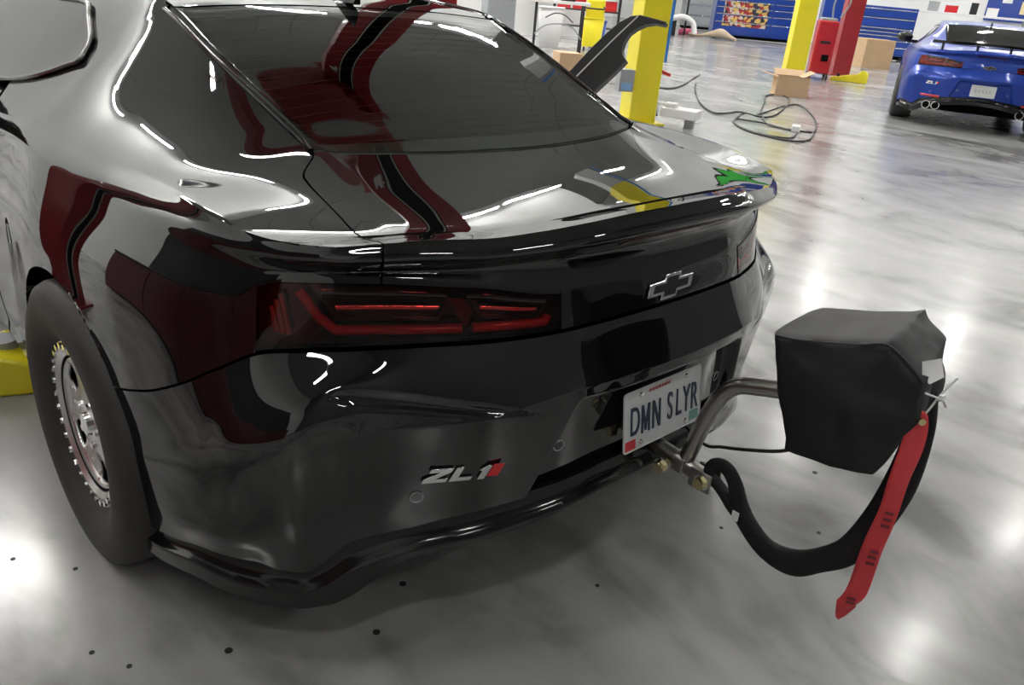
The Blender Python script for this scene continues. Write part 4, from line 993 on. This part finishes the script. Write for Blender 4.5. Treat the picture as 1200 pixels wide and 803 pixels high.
# stand with cloths left of the grey drawers
sd = empty('pole_stand', (22.6, 16.9, 0), face(22.6, 16.9)); tag(sd, 'dark metal stand of poles draped with a white cloth', 'stand')
for x in (-.45, -.1, .35): cyl('pole', (x, 0, .02), (x, .05, 2.2), .035, M_darkm, sd, 10)
box('base_box', (-.45, .1, .25), (1.0, .6, .48), M_satin, sd, .03)
tag(tube('white_cloth', [(22.3, 16.8, .55), (22.6, 16.6, .62), (22.9, 16.4, .45), (22.95, 16.3, .12)], .09, mat('cloth_white', (.75, .75, .74), .9), None, 10, 5), 'white cloth hanging over the dark stand', 'cloth')
tag(tube('rag_bundle', [(23.2, 16.7, .08), (23.35, 16.35, .07), (23.5, 16.0, .16), (23.6, 15.7, .22), (23.7, 15.4, .12), (23.65, 15.1, .06)], .1, mat('cloth_tan', (.45, .36, .26), .95), None, 10, 5, radii=[.06, .05, .09, .14, .08, .04]), 'tan rag bundle lying before the grey cabinet', 'cloth')
tag(tube('pink_rag', [(23.6, 17.4, .08), (23.7, 17.1, .12), (23.8, 16.8, .07)], .11, mat('cloth_pink', (.5, .10, .18), .95), None, 10, 5), 'small pink rag on the floor by the stand', 'cloth')
# black body panel leaning near the column
def body_panel():
    px = [(674, 85), (690, 60), (706, 38), (718, 24), (730, 15), (740, 12), (756, 13), (771, 14), (770, 18), (758, 18), (748, 21), (739, 27), (732, 34), (728, 43), (727, 52), (730, 59), (735, 64), (724, 80), (712, 96), (702, 110), (690, 128), (668, 118), (660, 104)]
    D = 6.6; k = D/952.5
    bm = bmesh.new(); n = len(px)
    A = [bm.verts.new(((x-700)*k, 0, -(y-60)*k)) for x, y in px]; B = [bm.verts.new(((x-700)*k+.03, .07, -(y-60)*k-.01)) for x, y in px]
    bm.faces.new(A); bm.faces.new(B[::-1])
    for i in range(n): bm.faces.new((A[i], B[i], B[(i+1) % n], A[(i+1) % n]))
    bmesh.ops.recalc_face_normals(bm, faces=bm.faces)
    t = empty('body_panel', (0, 0, 0)); tag(t, 'black curved car body panel standing in front of the yellow column', 'body panel')
    o = from_bm('panel_skin', bm, mat('panel_black', (.02, .021, .021), .35), t, 30, .006)
    w = tube('edge_strip', [((x-700)*k, -.006, -(y-60)*k) for x, y in ((682, 92), (700, 66), (720, 38), (738, 14))], .006, mat('strip_pale', (.5, .5, .5), .4), t, 6, 4)
    return t
bp_ = body_panel()
cd = np.array([-1.497, -.957, 1.48])+6.6*(_f+_r*(700-600)/952.5-_u*(60-401.5)/952.5)
bp_.location = tuple(cd); bp_.rotation_euler = (-math.radians(10), math.radians(5.2), face(cd[0], cd[1]))

# small anchor holes in the floor
for i, (x, y) in enumerate(((-.93, .45), (-1.12, .54), (-1.17, .63), (-.63, .29), (-1.22, 1.07), (-1.11, .94), (-.48, .39), (-.07, .07), (.66, -.19), (.97, -.01), (.43, .01))):
    bm = bmesh.new(); bm_cyl(bm, (x, y, -.01), (x, y, .0015), .006+.003*(i % 3 == 0), n=14); o = from_bm('anchor_hole', bm, M_hole, fl)

ms = empty('maroon_stand_in', (-3.9, 1.1, 0), PI/2); tag(ms, 'long maroon stand-in for a parked car, added to be mirrored in the left flank of the black car', 'cabinet')  # unseen block in place of a maroon car, added for the flank reflection
MR = mat('maroon_enamel', (.13, .012, .016), .3, coat=.4)
box('cabinet_body', (0, 0, .62), (6.2, .6, 1.18), MR, ms, .02); box('stand_in_top', (0, 0, 1.23), (6.25, .64, .05), M_satin, ms, .01); box('plinth', (0, .03, .02), (6.0, .5, .04), M_dark, ms, .005)
box('dark_stand_in_board', (-.3, .29, 2.0), (5.6, .04, 1.5), M_satin, ms, .005)  # black board added to darken the flank reflection above the maroon
for k in range(5): box('door', (-2.44+1.22*k, -.31, .62), (1.18, .02, 1.08), MR, ms, .006)
box('panel_stand', (.0, .05, -.66), (.08, .06, 1.0), M_darkm, bp_, .005)
# banner high on the far wall, mirrored in the tail of the deck
bnr = empty('wall_banner', (29.93, 17.6, 3.6), -PI/2); tag(bnr, 'white banner with a green and black splash high on the far wall', 'banner')
box('sheet', (0, 0, 0), (3.4, .02, 2.2), M_white, bnr, 0)
def blob(name, rx, rz_, seed, m, dy):
    r_ = random.Random(seed); pts = []
    for k in range(28): a = 2*PI*k/28; f = 1+.22*r_.uniform(-1, 1); pts.append((rx*f*math.cos(a), rz_*f*math.sin(a)))
    poly_prism(name, pts, .006, m, bnr, Matrix.Translation((0, dy, 0)) @ Matrix.Rotation(PI/2, 4, 'X'))
blob('black_splash', 1.35, .85, 1, M_satin, -.012); blob('green_splash', .85, .5, 2, mat('banner_green', (.05, .55, .06), .5), -.020)
for x in (-.7, -.25, .2, .65): poly_prism('white_stroke', [(x-.12, -.72), (x-.03, -.72), (x+.12, -.38), (x+.02, -.38)], .006, M_white, bnr, Matrix.Translation((0, -.03, 0)) @ Matrix.Rotation(PI/2, 4, 'X'))
